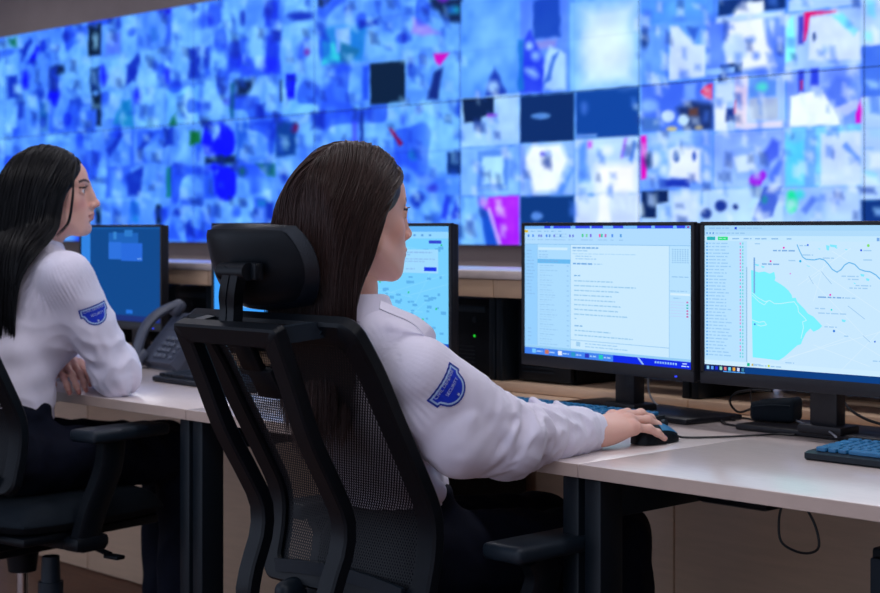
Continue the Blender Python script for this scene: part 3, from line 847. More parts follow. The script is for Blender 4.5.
def paint_mail(sc, t, sz):
    D = (92, 160, 225)
    for i in range(8):                               # paler towards the right, as the window panes are
        pass
    sc.rect(0, 0, 1, 1, (178, 224, 255), 0)
    sc.rect(0, 0, 1, 0.022, (120, 185, 255), 1)
    for a, b_ in ((0.13, 0.17), (0.19, 0.3), (0.33, 0.42), (0.43, 0.5), (0.56, 0.62), (0.7, 0.78), (0.8, 0.9), (0.92, 0.965)):
        sc.rect(a, 0.0, b_, 0.018, (48, 70, 235), 2)
    sc.rect(0.975, 0.004, 0.987, 0.016, (150, 60, 160), 2)
    sc.rect(0, 0.022, 1, 0.14, (176, 220, 255), 1)
    sc.rect(0.0, 0.03, 0.022, 0.05, (220, 190, 40), 2)
    for i in range(5):
        sc.text(0.04 + i * 0.045, 0.04, 0.03, D, 0.010)
    for x in (0.02, 0.05, 0.09, 0.105, 0.14, 0.16, 0.19, 0.23, 0.29, 0.31):
        sc.rect(x, 0.065, x + 0.011, 0.085, random.choice([(70, 140, 240), (90, 150, 220), (110, 130, 225)]), 2)
        sc.text(x - 0.005, 0.105, 0.025, (120, 175, 230), 0.009)
    for x, c in ((0.37, (80, 205, 150)), (0.395, (120, 215, 160)), (0.42, (120, 110, 230)), (0.475, (235, 90, 170)), (0.487, (0, 205, 160)), (0.51, (190, 110, 190)), (0.55, (90, 150, 240)), (0.6, (90, 160, 230))):
        sc.rect(x, 0.06, x + 0.011, 0.084, c, 2)
        sc.text(x - 0.005, 0.105, 0.025, (120, 175, 230), 0.009)
    for x in (0.2, 0.24):
        for j in range(3):
            sc.text(x, 0.062 + j * 0.022, 0.035, (130, 180, 235), 0.009)
    sc.rect(0, 0.138, 1, 0.143, (140, 195, 240), 2)
    sc.rect(0, 0.143, 0.085, 0.93, (150, 208, 255), 1)
    sc.rect(0.085, 0.143, 0.30, 0.93, (172, 220, 255), 1)
    sc.rect(0.30, 0.143, 0.88, 0.93, (202, 234, 255), 1)
    sc.rect(0.88, 0.143, 1.0, 0.93, (184, 226, 255), 1)
    for x in (0.083, 0.298, 0.878):
        sc.rect(x, 0.143, x + 0.003, 0.93, (150, 200, 240), 2)
    y = 0.19
    while y < 0.55:
        sc.text(0.012, y, random.uniform(0.03, 0.06), (92, 158, 225), 0.010)
        y += 0.026
    for y in (0.80, 0.83, 0.86, 0.89):
        sc.text(0.02, y, 0.025, (92, 158, 225), 0.010)
    sc.rect(0.09, 0.165, 0.28, 0.185, (205, 236, 255), 2)
    sc.rect(0.085, 0.255, 0.298, 0.288, (104, 186, 242), 2)
    sc.text(0.1, 0.271, 0.12, (60, 130, 210), 0.010)
    for y in (0.195, 0.222, 0.24):
        sc.text(0.095, y, 0.06, (110, 170, 230), 0.009)
    y = 0.305
    while y < 0.92:
        sc.text(0.10, y, random.uniform(0.07, 0.13), (120, 180, 232), 0.009)
        sc.text(0.10, y + 0.017, random.uniform(0.04, 0.10), (140, 195, 238), 0.008)
        sc.text(0.275, y, 0.015, (110, 170, 230), 0.009)
        y += 0.038
    sc.text(0.312, 0.165, 0.16, (40, 120, 205), 0.014)
    sc.text(0.312, 0.187, 0.10, (110, 172, 225), 0.009)
    sc.text(0.312, 0.21, 0.38, (150, 200, 238), 0.008)
    sc.text(0.33, 0.228, 0.10, (120, 180, 230), 0.009)
    sc.text(0.33, 0.248, 0.13, (120, 180, 230), 0.009)
    sc.text(0.315, 0.285, 0.12, (30, 110, 200), 0.014)
    sc.text(0.445, 0.285, 0.05, (120, 180, 230), 0.009)
    sc.text(0.322, 0.375, 0.045, (60, 135, 205), 0.012)
    for i, w in enumerate((0.24, 0.37, 0.28, 0.23, 0.25, 0.29, 0.27, 0.33)):
        sc.text(0.322, 0.415 + i * 0.036, w, (112, 176, 222), 0.011)
    sc.text(0.325, 0.70, 0.012, (112, 176, 222), 0.011)
    sc.text(0.325, 0.755, 0.05, (60, 135, 205), 0.012)
    sc.text(0.325, 0.79, 0.22, (112, 176, 222), 0.011)
    sc.text(0.325, 0.825, 0.35, (112, 176, 222), 0.011)
    sc.rect(0.30, 0.862, 0.88, 0.867, (150, 200, 240), 2)
    sc.rect(0.335, 0.875, 0.36, 0.91, (160, 205, 240), 2)
    sc.text(0.39, 0.885, 0.20, (120, 180, 230), 0.009)
    sc.text(0.39, 0.907, 0.26, (120, 180, 230), 0.009)
    for r_ in range(7):
        for c_ in range(7):
            sc.rect(0.895 + c_ * 0.0135, 0.165 + r_ * 0.015, 0.902 + c_ * 0.0135, 0.172 + r_ * 0.015, (130, 185, 232), 3)
    sc.text(0.893, 0.36, 0.09, (110, 170, 225), 0.009)
    sc.text(0.885, 0.46, 0.09, (120, 180, 230), 0.009)
    sc.rect(0.885, 0.475, 0.99, 0.49, (215, 240, 255), 2)
    sc.text(0.90, 0.51, 0.04, (120, 180, 230), 0.009)
    for i in range(6):
        sc.rect(0.972, 0.53 + i * 0.02, 0.982, 0.541 + i * 0.02, (200, 90, 170) if i not in (1, 2) else (40, 190, 190), 3)
        sc.rect(0.885, 0.535 + i * 0.02, 0.96, 0.539 + i * 0.02, (190, 210, 250), 3)
    sc.rect(0, 0.932, 1, 0.955, (150, 205, 245), 1)
    sc.rect(0, 0.95, 0.56, 1.0, (64, 130, 240), 2)
    sc.rect(0.56, 0.95, 1.0, 1.0, (6, 40, 232), 2)
    for i, c in enumerate(((120, 200, 255), (200, 120, 90), (230, 240, 255), (40, 150, 200), (40, 50, 190), (30, 200, 190))):
        sc.rect(0.05 + i * 0.085, 0.958, 0.075 + i * 0.085, 0.99, c, 3)
        sc.text(0.08 + i * 0.085, 0.975, 0.04, (140, 190, 250), 0.012, 4)
    sc.fpoly([(0.70, 0.952), (0.712, 0.952), (0.74, 0.998), (0.728, 0.998)], (150, 190, 250), 3)
    for i in range(9):
        sc.rect(0.80 + i * 0.014, 0.965, 0.808 + i * 0.014, 0.98, (150, 200, 250), 3)
    sc.text(0.95, 0.965, 0.03, (190, 215, 255), 0.009)
    sc.text(0.945, 0.983, 0.04, (190, 215, 255), 0.009)


def paint_map(sc, t, sz):
    q = lambda x, y: px_on(t, sz, sc.w, sc.h, 695 + x / 3.2054, 220 + y / 3.2054)     # points read off a 593-pixel enlargement
    yr = lambda y: (y - 15) / 484.0
    BG = (200, 232, 255)
    sc.rect(0, 0, 1, 1, BG, 0)
    sc.rect(0, 0, 1, 0.035, (166, 214, 250), 1)
    sc.rect(0, 0.035, 1, 0.07, (176, 220, 252), 1)
    sc.rect(0, 0.07, 1, 0.105, (196, 232, 255), 1)
    sc.text(0.02, 0.018, 0.09, (100, 160, 225), 0.010)
    sc.rect(0.135, 0.010, 0.145, 0.026, (40, 80, 220), 2)
    sc.text(0.155, 0.018, 0.10, (110, 170, 225), 0.010)
    sc.text(0.05, 0.052, 0.13, (110, 170, 225), 0.010)
    for x in (0.008, 0.022, 0.036):
        sc.rect(x, 0.046, x + 0.006, 0.058, (90, 150, 220), 2)
    sc.rect(0.01, 0.076, 0.048, 0.10, (40, 180, 190), 2)
    sc.rect(0.06, 0.076, 0.105, 0.10, (30, 222, 130), 2)
    sc.text(0.065, 0.088, 0.03, (150, 245, 190), 0.007)
    for x, w in ((0.125, 0.03), (0.175, 0.035), (0.225, 0.05), (0.295, 0.03), (0.36, 0.02)):
        sc.text(x, 0.089, w, (90, 150, 215), 0.010)
    sc.rect(0, 0.105, 0.19, 0.925, (184, 226, 255), 1)
    y = 0.122
    i = 0
    while y < 0.90:
        sc.rect(0.008, y - 0.005, 0.014, y + 0.006, (60, 160, 240), 3)
        sc.text(0.018, y, random.uniform(0.07, 0.105), (120, 180, 235), 0.010)
        sc.rect(0.158, y - 0.006, 0.163, y + 0.007, (216, 120, 205) if random.random() < 0.6 else (90, 205, 225), 3)
        sc.rect(0.169, y - 0.006, 0.174, y + 0.007, (95, 212, 218), 3)
        y += 0.0225
    sc.rect(0.186, 0.28, 0.191, 0.92, (150, 195, 230), 3)
    sc.rect(0, 0.92, 1, 0.955, (206, 236, 255), 1)
    lake = [(180, 160), (205, 168), (222, 165), (240, 172), (254, 166), (258, 185), (255, 194), (275, 206), (287, 214), (300, 226), (310, 240),
            (312, 250), (323, 249), (328, 262), (352, 286), (362, 300), (379, 309), (386, 316), (408, 340), (398, 350), (380, 358), (370, 348), (356, 362),
            (345, 384), (340, 398), (328, 402), (310, 418), (285, 440), (268, 450), (222, 444), (185, 440)]
    sc.fpoly([q(*p) for p in lake], (124, 242, 255), 2)
    wh = (190, 245, 255)
    sc.line([q(*p) for p in ((183, 232), (200, 248), (225, 262), (240, 258), (255, 268), (275, 268), (300, 264), (318, 262), (330, 278), (332, 295), (350, 312), (358, 322), (345, 326), (348, 345), (340, 380))], 0.0016, wh, 3)
    sc.line([q(*p) for p in ((183, 320), (205, 328), (222, 325), (230, 336), (212, 340), (200, 336))], 0.0016, wh, 3)
    sc.line([q(*p) for p in ((183, 240), (205, 262), (222, 272), (236, 258))], 0.0014, wh, 3)
    river = [(327, 78), (336, 100), (345, 118), (356, 126), (382, 128), (400, 124), (415, 128), (428, 142), (440, 158), (455, 167), (468, 160), (480, 144), (494, 136), (512, 142), (528, 158), (545, 164), (562, 166), (580, 176), (600, 196), (640, 220), (670, 214), (700, 232), (740, 262), (790, 268), (840, 300)]
    sc.line([q(*p) for p in river], 0.0024, (112, 186, 236), 3)
    for a in (((345, 128), (600, 300)), ((380, 260), (420, 120)), ((360, 180), (560, 390)), ((440, 100), (700, 260)), ((330, 210), (500, 90)), ((420, 330), (700, 500)), ((300, 440), (700, 330)), ((470, 480), (620, 330)), ((400, 170), (360, 200)), ((280, 450), (480, 380)), ((380, 400), (560, 470))):
        sc.line([q(*p) for p in a], 0.0011, (213, 238, 255), 2)
    for a in (((490, 275), (545, 318)), ((538, 370), (562, 392)), ((365, 180), (380, 205)), ((466, 158), (456, 170)), ((405, 165), (438, 205))):
        sc.line([q(*p) for p in a], 0.0012, (150, 195, 235), 3)
    for x, y, w, d in ((250, 98, 72, 1), (215, 141, 62, 1), (395, 247, 82, 1), (395, 298, 90, 0), (192, 76, 22, 0), (335, 82, 30, 0), (470, 180, 55, 0), (515, 210, 50, 0), (540, 98, 26, 0), (480, 250, 40, 0), (385, 283, 34, 0),
                       (290, 457, 28, 0), (415, 342, 40, 0), (478, 372, 14, 0), (495, 218, 64, 0), (345, 112, 34, 0), (410, 122, 36, 0), (540, 128, 30, 0), (570, 452, 30, 0), (186, 462, 26, 0), (300, 130, 28, 0), (490, 190, 40, 0)):
        a, b_ = q(x, y), q(x + w, y)
        sc.text(a[0], a[1], b_[0] - a[0], (70, 130, 205) if d else (136, 186, 232), 0.012 if d else 0.010)
    for i in range(26):
        x, y = random.uniform(600, 830), random.uniform(90, 520)
        a = q(x, y)
        sc.text(a[0], a[1], random.uniform(0.03, 0.09), (136, 186, 232), 0.010)
    for i in range(9):
        x, y = random.uniform(590, 800), random.uniform(100, 500)
        sc.line([q(x, y), q(x + random.uniform(-90, 120), y + random.uniform(40, 110))], 0.0011, (213, 238, 255), 2)
    for x, y, c, r_ in ((285, 89, (225, 40, 190), 3.2), (243, 132, (225, 40, 170), 3.2), (434, 240, (225, 40, 190), 3.2), (306, 172, (210, 150, 230), 2.5), (362, 80, (60, 110, 230), 3), (533, 97, (40, 90, 230), 3.5), (556, 82, (130, 225, 110), 4.5), (338, 132, (40, 180, 235), 4), (446, 356, (60, 130, 220), 4), (438, 288, (60, 220, 220), 3), (577, 390, (70, 120, 220), 3), (192, 334, (60, 120, 220), 3)):
        sc.fpoly([q(x + r_ * math.cos(k), y + r_ * 1.1 * math.sin(k)) for k in np.linspace(0, 6.28, 9)[:-1]], c, 4)
    for x, y, w, h_ in ((420, 80, 12, 18), (432, 78, 24, 10), (448, 86, 10, 6), (530, 172, 14, 10), (548, 186, 12, 10), (470, 318, 14, 10), (192, 140, 14, 8), (212, 146, 12, 8), (508, 200, 8, 6), (395, 90, 8, 5), (357, 145, 12, 5), (480, 92, 10, 5)):
        sc.fpoly([q(x, y), q(x + w, y + 3), q(x + w - 3, y + h_), q(x + 2, y + h_ - 2)], (128, 232, 255), 2)
    sc.fpoly([q(188, 120), q(193, 120), q(193, 235), q(188, 235)], (120, 170, 225), 4)
    sc.fpoly([q(583, 57), q(592, 57), q(592, 68), q(583, 68)], (120, 170, 230), 4)
    sc.rect(0.19, 0.927, 0.202, 0.948, (0, 190, 150), 3)
    sc.text(0.215, 0.939, 0.06, (120, 170, 220), 0.010)
    sc.rect(0.21, 0.93, 0.218, 0.945, (210, 180, 60), 3)
    sc.rect(0.28, 0.93, 0.288, 0.945, (190, 215, 60), 3)
    sc.text(0.292, 0.939, 0.045, (120, 170, 220), 0.010)
    sc.rect(0, 0.955, 1, 1.0, (2, 62, 132), 2)
    sc.rect(0, 0.955, 0.18, 1.0, (8, 30, 84), 3)
    for i, c in enumerate(((150, 215, 255), (90, 150, 240), (30, 40, 220), (150, 220, 190), (220, 120, 120), (110, 215, 240), (235, 170, 60), (215, 225, 255), (60, 130, 160))):
        sc.rect(0.010 + i * 0.0195, 0.965, 0.021 + i * 0.0195, 0.988, c, 4)
        if i > 3:
            sc.rect(0.006 + i * 0.0195, 0.993, 0.024 + i * 0.0195, 0.999, (90, 170, 250), 4)


def paint_dots(sc, t, sz):
    """pale blue street map with scattered markers and a white pop-up box"""
    sc.rect(0, 0, 1, 1, (118, 208, 255), 0)
    sc.rect(0, 0, 1, 0.045, (98, 180, 250), 1)
    sc.rect(0, 0.045, 1, 0.10, (146, 214, 255), 1)
    rr = random.Random(4)
    for i in range(170):
        x, y = rr.uniform(0.02, 0.95), rr.uniform(0.12, 0.93)
        w = rr.uniform(0.012, 0.035)
        sc.rect(x, y, x + w, y + rr.uniform(0.012, 0.028), (92, 176, 236), 2)
    for i in range(34):
        x, y = rr.uniform(0.05, 0.95), rr.uniform(0.12, 0.92)
        sc.rect(x, y, x + 0.010, y + 0.016, (10, 196, 110), 3)
    for i in range(12):
        sc.line([(rr.uniform(0, 1), rr.uniform(0.1, 0.95)), (rr.uniform(0, 1), rr.uniform(0.1, 0.95))], 0.0012, (140, 218, 255), 1.5)
    sc.rect(0.58, 0.19, 0.93, 0.385, (158, 218, 255), 4)
    sc.text(0.69, 0.215, 0.20, (90, 150, 225), 0.014, 5)
    sc.text(0.69, 0.235, 0.06, (90, 150, 225), 0.012, 5)
    sc.text(0.69, 0.27, 0.22, (100, 160, 230), 0.012, 5)
    sc.text(0.69, 0.29, 0.16, (100, 160, 230), 0.012, 5)
    sc.rect(0.615, 0.26, 0.632, 0.28, (40, 140, 110), 5)
    sc.rect(0.62, 0.28, 0.637, 0.30, (190, 70, 130), 5)
    sc.rect(0.605, 0.275, 0.618, 0.295, (40, 60, 200), 5)
    sc.rect(0.84, 0.335, 0.92, 0.368, (20, 56, 235), 5)
    sc.text(0.72, 0.352, 0.06, (90, 150, 225), 0.012, 5)
    sc.rect(0.87, 0.115, 0.95, 0.142, (50, 70, 210), 3)
    for i in range(4):
        sc.rect(0.72 + i * 0.05, 0.065, 0.735 + i * 0.05, 0.082, (90, 160, 230), 3)
    sc.rect(0, 0.955, 1, 1, (20, 80, 205), 2)


def paint_dark(sc, t, sz):
    """dim blue desktop with a small window of pictures at the top"""
    sc.rect(0, 0, 1, 1, (0, 70, 140), 0)
    sc.rect(0.0, 0.0, 1, 0.02, (6, 84, 160), 1)
    sc.rect(0.0, 0.07, 0.12, 0.70, (44, 130, 226), 1)
    sc.rect(0.36, 0.06, 0.73, 0.34, (22, 96, 186), 1)
    sc.rect(0.36, 0.16, 0.52, 0.345, (40, 112, 222), 2)
    sc.rect(0.52, 0.17, 0.78, 0.36, (34, 104, 220), 2)
    sc.rect(0.42, 0.05, 0.46, 0.13, (50, 130, 210), 3)
    sc.rect(0.56, 0.03, 0.66, 0.10, (40, 120, 205), 3)
    sc.text(0.72, 0.335, 0.05, (80, 150, 235), 0.012, 4)
    sc.rect(0.58, 0.88, 0.66, 0.92, (30, 112, 220), 2)
    sc.rect(0, 0.94, 1, 1, (22, 44, 116), 1)


def paint_side(sc, t, sz):
    sc.rect(0, 0, 1, 1, (60, 160, 255), 0)
    sc.rect(0, 0, 1, 0.05, (40, 130, 240), 1)
    rr = random.Random(9)
    for i in range(60):
        x, y = rr.uniform(0.12, 0.95), rr.uniform(0.1, 0.92)
        sc.rect(x, y, x + 0.03, y + 0.02, (50, 140, 240), 2)
    for i in range(14):
        sc.text(0.14, 0.12 + 0.05 * i, rr.uniform(0.2, 0.5), (90, 180, 250), 0.014)
    sc.rect(0, 0.95, 1, 1, (20, 80, 205), 2)


def rz_of(dx, dy):
    return math.atan2(dy, dx)


monitor('lit monitor showing an e-mail window, directly right of the brown haired woman', (-2.563 - 2.003) / 2, (2.73 + 2.649) / 2, rz_of(0.56, -0.081), paint_mail, by=0.125)
monitor('rightmost monitor, showing a street map with a cyan lake', -1.707, 2.6535, 0.0, paint_map, coloff=-0.035, baseoff=-0.02)
monitor('monitor with a pale blue dotted map, half hidden behind the brown haired woman', -3.018, 2.668, 0.0, paint_dots)
monitor('narrow strip of a bright blue monitor showing left of the chair headrest', -3.541, 2.72, 0.0, paint_side, w=0.47, top=1.170, by=0.12)
monitor('dim dark blue monitor in front of the black haired woman', -4.372, 2.79, -0.03, paint_dark, w=0.50, by=0.055)

# ------------------------------------------------------------------ keyboards


def keyboard(label, x, y, rz, m_key, group=None):
    t = thing('keyboard', label, 'keyboard', (x, y, 0.7402), rz)
    w, d = 0.44, 0.138
    prof = [(-d / 2, 0.004), (-d / 2 + 0.006, 0.0), (d / 2, 0.0), (d / 2, 0.022), (-d / 2 + 0.012, 0.016), (-d / 2, 0.013)]
    b = MB()
    b.prism(prof, lambda a, c, dd: (dd, a, c), -w / 2, w / 2)
    b.build('body', M['plastic2'], t)
    k = MB()
    tilt = math.atan2(0.006, d)
    for r_ in range(6):
        yy = -d / 2 + 0.019 + r_ * 0.0195 + (0.006 if r_ == 5 else 0)
        zz = 0.0195 + (yy + d / 2) * 0.045
        xx = -w / 2 + 0.014
        widths = {0: [1.3, 1.1, 1.1, 5.6, 1.1, 1.1, 1.3, -0.3, 1, 1, 1, -0.3, 2, 1, 1], 1: [2.2] + [1] * 10 + [2.4, -1.3, 1, -1.3, 1, 1, 1, 1]}.get(r_, [1.5] + [1] * 12 + [1.3, -0.3, 1, 1, 1, -0.3, 1, 1, 1, 1])
        for q in widths:
            u = abs(q) * 0.0187
            if q > 0 and xx + u < w / 2 - 0.006:
                k.box((xx + u / 2, yy, zz), (u - 0.0048, 0.0148, 0.008), 0.0014, rot=(tilt, 0, 0), seg=1)
            xx += u
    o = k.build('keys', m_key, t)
    o['kind'] = 'stuff'
    MB().box((0.17, d / 2 - 0.006, 0.0225), (0.04, 0.004, 0.001)).build('indicator_strip', M['white_label'], t)
    return t


keyboard('black keyboard with a blue screen reflection painted on its keys at the right picture edge', -1.385, 2.515, 0.0, M['keytop'])
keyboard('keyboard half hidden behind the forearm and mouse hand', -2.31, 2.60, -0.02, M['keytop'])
keyboard('dark keyboard lying behind the chair frame, below the desk phone', -3.44, 2.50, -0.06, M['plastic2'])

# ------------------------------------------------------------------ mouse


def mouse(label, x, y, rz, m_top):
    t = thing('computer_mouse', label, 'mouse', (x, y, 0.7402), rz)
    n, mth_ = 22, 14
    vs, fs = [], []
    for i in range(n + 1):
        s = i / n
        yy = -0.06 + 0.12 * s
        e = math.sqrt(max(0.0, 1 - abs(2 * s - 1) ** 2.6))
        wd = (0.031 + 0.002 * math.cos(6.28 * s)) * e + 0.0004
        hh = (0.040 - 0.012 * (s - 0.35) ** 2 * 4 - 0.004 * s) * (e ** 0.7) + 0.0006
        for k in range(mth_ + 1):
            a = math.pi * k / mth_
            vs.append((-wd * math.cos(a) * (1 if True else 0), yy, 0.002 + hh * math.sin(a) ** 0.75 if 0 < k < mth_ else 0.002))
    for i in range(n):
        for k in range(mth_):
            a = i * (mth_ + 1) + k
            fs.append((a, a + mth_ + 1, a + mth_ + 2, a + 1))
    b = MB().add(vs, fs)
    b.build('body', M['plastic'], t, True)
    # two buttons over the front half, wheel, side grip
    for s in (-1, 1):
        vv, ff = [], []
        for i in range(9, n + 1):
            ss = i / n
            for k in range(4):
                a = math.pi * (0.5 - s * (0.06 + 0.09 * k))
                q = vs[0]
                e = math.sqrt(max(0.0, 1 - abs(2 * ss - 1) ** 2.6))
                wd = (0.031 + 0.002 * math.cos(6.28 * ss)) * e + 0.0004
                hh = (0.040 - 0.012 * (ss - 0.35) ** 2 * 4 - 0.004 * ss) * (e ** 0.7) + 0.0006
                vv.append((-wd * math.cos(a) * 1.02, -0.06 + 0.12 * ss, 0.0032 + hh * math.sin(a) ** 0.75))
        m4 = n + 1 - 9
        for i in range(m4 - 1):
            for k in range(3):
                ff.append((i * 4 + k, i * 4 + k + 1, (i + 1) * 4 + k + 1, (i + 1) * 4 + k))
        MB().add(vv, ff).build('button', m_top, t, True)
    MB().cyl((-0.004, 0.03, 0.034), (0.004, 0.03, 0.034), 0.008).build('wheel', M['plastic2'], t, True)
    MB().cyl((0.028, -0.012, 0.016), (0.0305, -0.012, 0.016), 0.002, n=8).build('marker', M['white_label'], t)
    return t


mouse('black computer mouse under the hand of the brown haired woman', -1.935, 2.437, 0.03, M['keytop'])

# ------------------------------------------------------------------ cables
def cable(label, pts, r, m, n=40):
    P_ = spline(pts, n)
    o = MB().tube(P_, r, 7).build('cable', m, None, True)
    tag(o, label, 'cable')
    return o


ZD = 0.7435
cable('thin black mouse cable curving across the desk from the mouse', [(-1.932, 2.494, ZD + 0.008), (-1.925, 2.52, ZD), (-1.87, 2.60, ZD), (-1.83, 2.69, ZD), (-1.80, 2.71, ZD), (-1.845, 2.79, ZD), (-1.88, 2.845, ZD)], 0.0022, M['cable'])
c1 = [at_z(690, 417, ZD), at_z(715, 419, ZD), at_z(742, 417, ZD), at_z(752, 409, ZD)]
cable('black cable lying behind the mouse hand towards the map monitor', [at_z(664, 419, ZD), at_z(688, 422, ZD)] + [at_z(715, 418, ZD), at_z(735, 420, ZD)], 0.0028, M['cable'])
cable('black cable looping up under the map monitor beside the wedge-shaped case', [at_y(751, 409, 2.90), at_y(738, 412, 2.86), at_y(730, 402, 2.84), at_y(736, 393, 2.82), at_y(752, 390, 2.80), at_y(772, 391, 2.78)], 0.0026, M['cable'])
cable('black cable curling in front of the wedge-shaped case', [at_z(768, 424, ZD), at_z(752, 427, ZD), at_z(727, 424, ZD), at_z(722, 419, ZD), at_z(742, 418, ZD), at_z(758, 421, ZD)], 0.0024, M['cable'])
cable('pale grey keyboard cable running over the monitor base to the right keyboard', [at_z(836, 437, ZD + 0.014), at_z(828, 431, ZD + 0.014), at_z(812, 426, ZD + 0.014), at_z(797, 421, ZD + 0.014), at_z(790, 416, ZD + 0.014)], 0.0022, M['cable_pale'])
cable('black cable hanging in a loop under the right desk', [at_y(783, 500, 2.50), at_y(779, 520, 2.50), at_y(781, 541, 2.50), at_y(795, 551, 2.50), at_y(810, 553, 2.50), at_y(819, 546, 2.50), at_y(815, 525, 2.50), at_y(803, 502, 2.50)], 0.0024, M['cable'])
cable('grey cable standing behind the stand of the e-mail monitor', [at_y(668, 412, 2.88), at_y(655, 403, 2.88), at_y(649, 392, 2.88), at_y(648, 378, 2.88)], 0.0024, M['cable_pale'])
cable('black cable tangle lying behind the stand of the map monitor', [V for V in (at_y(842, 400, 2.86), at_y(852, 411, 2.84), at_y(868, 420, 2.80), at_y(888, 426, 2.80))], 0.003, M['cable'])
cable('black cable hanging straight down behind the map monitor', [at_y(751, 384, 2.78), at_y(751, 396, 2.80), at_y(752, 408, 2.84)], 0.002, M['cable'])

# ------------------------------------------------------------------ small wedge-shaped case on the monitor base
t = thing('zip_case', 'small black wedge-shaped fabric case under the map monitor', 'case', (-1.912, 2.81, 0.7535), 0.25)
bm = bmesh.new()
bmesh.ops.create_cube(bm, size=1)
for v in bm.verts:
    f = v.co.x + 0.5
    v.co = Vector((v.co.x * 0.095, v.co.y * 0.065, (v.co.z + 0.5) * (0.034 + 0.018 * math.sin(1.6 * f + 0.3))))
bmesh.ops.bevel(bm, geom=list(bm.edges), offset=0.010, segments=3, profile=0.5, affect='EDGES')
b = MB(); b._bm(bm, (0, 0, 0), None)
b.build('shell', M['fabric'], t, True)
MB().tube([(-0.040, -0.0325, 0.030), (0.0, -0.0335, 0.036), (0.040, -0.0325, 0.036)], 0.0016, 6).build('zip', M['plastic2'], t, True)

# ------------------------------------------------------------------ desk phone
t = thing('desk_phone', 'grey desk telephone with handset, standing tilted beside the dim monitor', 'telephone', (-3.955, 2.73, 0.7402), -0.10)
tl = math.radians(48)
up = np.array([0, math.cos(tl), math.sin(tl)])
nr = np.array([0, -math.sin(tl), math.cos(tl)])
O = np.array([0, -0.07, 0.014])
fn = lambda a, b_, d: np.array([a, 0, 0]) + O + up * b_ + nr * d
b = MB()
b.prism([(-0.095, 0.0), (0.095, 0.0), (0.095, 0.17), (0.08, 0.185), (-0.08, 0.185), (-0.095, 0.17)], fn, -0.022, 0.014)
b.build('body', M['phone'], t)
b = MB()
b.prism([(-0.06, 0.0), (0.02, 0.0), (0.065, 0.0), (0.065, 0.006), (0.02, 0.11), (0.0, 0.115), (-0.06, 0.006)], lambda a, c, d: (d, a, c), -0.08, 0.08)
b.build('stand', M['phone'], t)
MB().prism([(-0.02, 0.12), (0.082, 0.12), (0.082, 0.17), (-0.02, 0.17)], fn, 0.014, 0.019).build('display', M['plastic2'], t)
for r_ in range(4):
    for c_ in range(3):
        p = fn(-0.012 + c_ * 0.026, 0.022 + r_ * 0.021, 0.018)
        MB().box(p, (0.019, 0.013, 0.008), 0.002, rot=(tl, 0, 0), seg=1).build('button', M['phone_key'], t)
for r_ in range(5):
    MB().box(fn(0.079, 0.02 + r_ * 0.019, 0.018), (0.014, 0.010, 0.008), 0.002, rot=(tl, 0, 0), seg=1).build('button', M['phone_key'], t)
hp = [fn(-0.068, s, 0.030 + 0.045 * math.sin(math.pi * (s + 0.02) / 0.23)) for s in np.linspace(-0.015, 0.205, 18)]
prof = [(0.021 * math.cos(a), 0.014 * math.sin(a)) for a in np.linspace(0, 2 * math.pi, 13)[:-1]]
h = MB().sweep(hp, (1, 0, 0), prof)
h.box(fn(-0.068, 0.0, 0.032), (0.048, 0.05, 0.036), 0.014, rot=(tl, 0, 0), seg=3).box(fn(-0.068, 0.188, 0.032), (0.048, 0.05, 0.036), 0.014, rot=(tl, 0, 0), seg=3)
ho = h.build('handset', M['phone'], t, True)
cd = []
for i in range(150):
    s = i / 149
    c = np.array([-0.075 - 0.03 * math.sin(math.pi * s), -0.10 + 0.10 * s - 0.03 * math.sin(math.pi * s), 0.012])
    cd.append(c + 0.007 * np.array([0, math.cos(i * 0.9), math.sin(i * 0.9)]))
MB().tube(cd, 0.0014, 5).build('coiled_cord', M['cable'], t, True)

# ------------------------------------------------------------------ office chairs (local axes: +y is where the sitter looks, origin on the floor)


class BackCurve:
    def __init__(s, pts, n=60):
        s.p = spline(pts, n)                       # (y, z)
        s.L = np.concatenate([[0], np.cumsum(np.linalg.norm(np.diff(s.p, axis=0), axis=1))])
        t = np.gradient(s.p, axis=0)
        t /= np.linalg.norm(t, axis=1)[:, None]
        s.nrm = np.stack([t[:, 1], -t[:, 0]], 1)   # towards the rear (-y) for a curve running downwards
        s.len = s.L[-1]

    def at(s, q, x, d=0.0):
        q = min(max(q, 0.0), s.len)
        y, z = np.interp(q, s.L, s.p[:, 0]), np.interp(q, s.L, s.p[:, 1])
        ny, nz = np.interp(q, s.L, s.nrm[:, 0]), np.interp(q, s.L, s.nrm[:, 1])
        return (x, y + ny * d, z + nz * d)


def round_rect(hw0, hw1, s0, s1, r, n=10, m=24):
    """closed outline in (x, s): half width hw0 at the top, hw1 at the bottom"""
    out = []
    hw = lambda q: hw0 + (hw1 - hw0) * (q - s0) / (s1 - s0)
    for cx, cs, a0 in ((1, s0 + r, -90), (1, s1 - r, 0), (-1, s1 - r, 90), (-1, s0 + r, 180)):
        for i in range(n + 1):
            a = math.radians(a0 + 90 * i / n)
            q = cs + r * math.sin(a)
            out.append((cx * (hw(q) - r) + r * math.cos(a), q))
        if a0 in (0, 180):                          # bottom / top bar
            p = out[-1]
            x1 = -cx * (hw(p[1]) - r)
            for i in range(1, 8):
                out.append((p[0] + (x1 - p[0]) * i / 8, p[1]))
        else:
            q1 = s1 - r if a0 == -90 else s0 + r
            q0 = out[-1][1]
            for i in range(1, m):
                q = q0 + (q1 - q0) * i / m
                out.append((cx * hw(q), q))
    return out


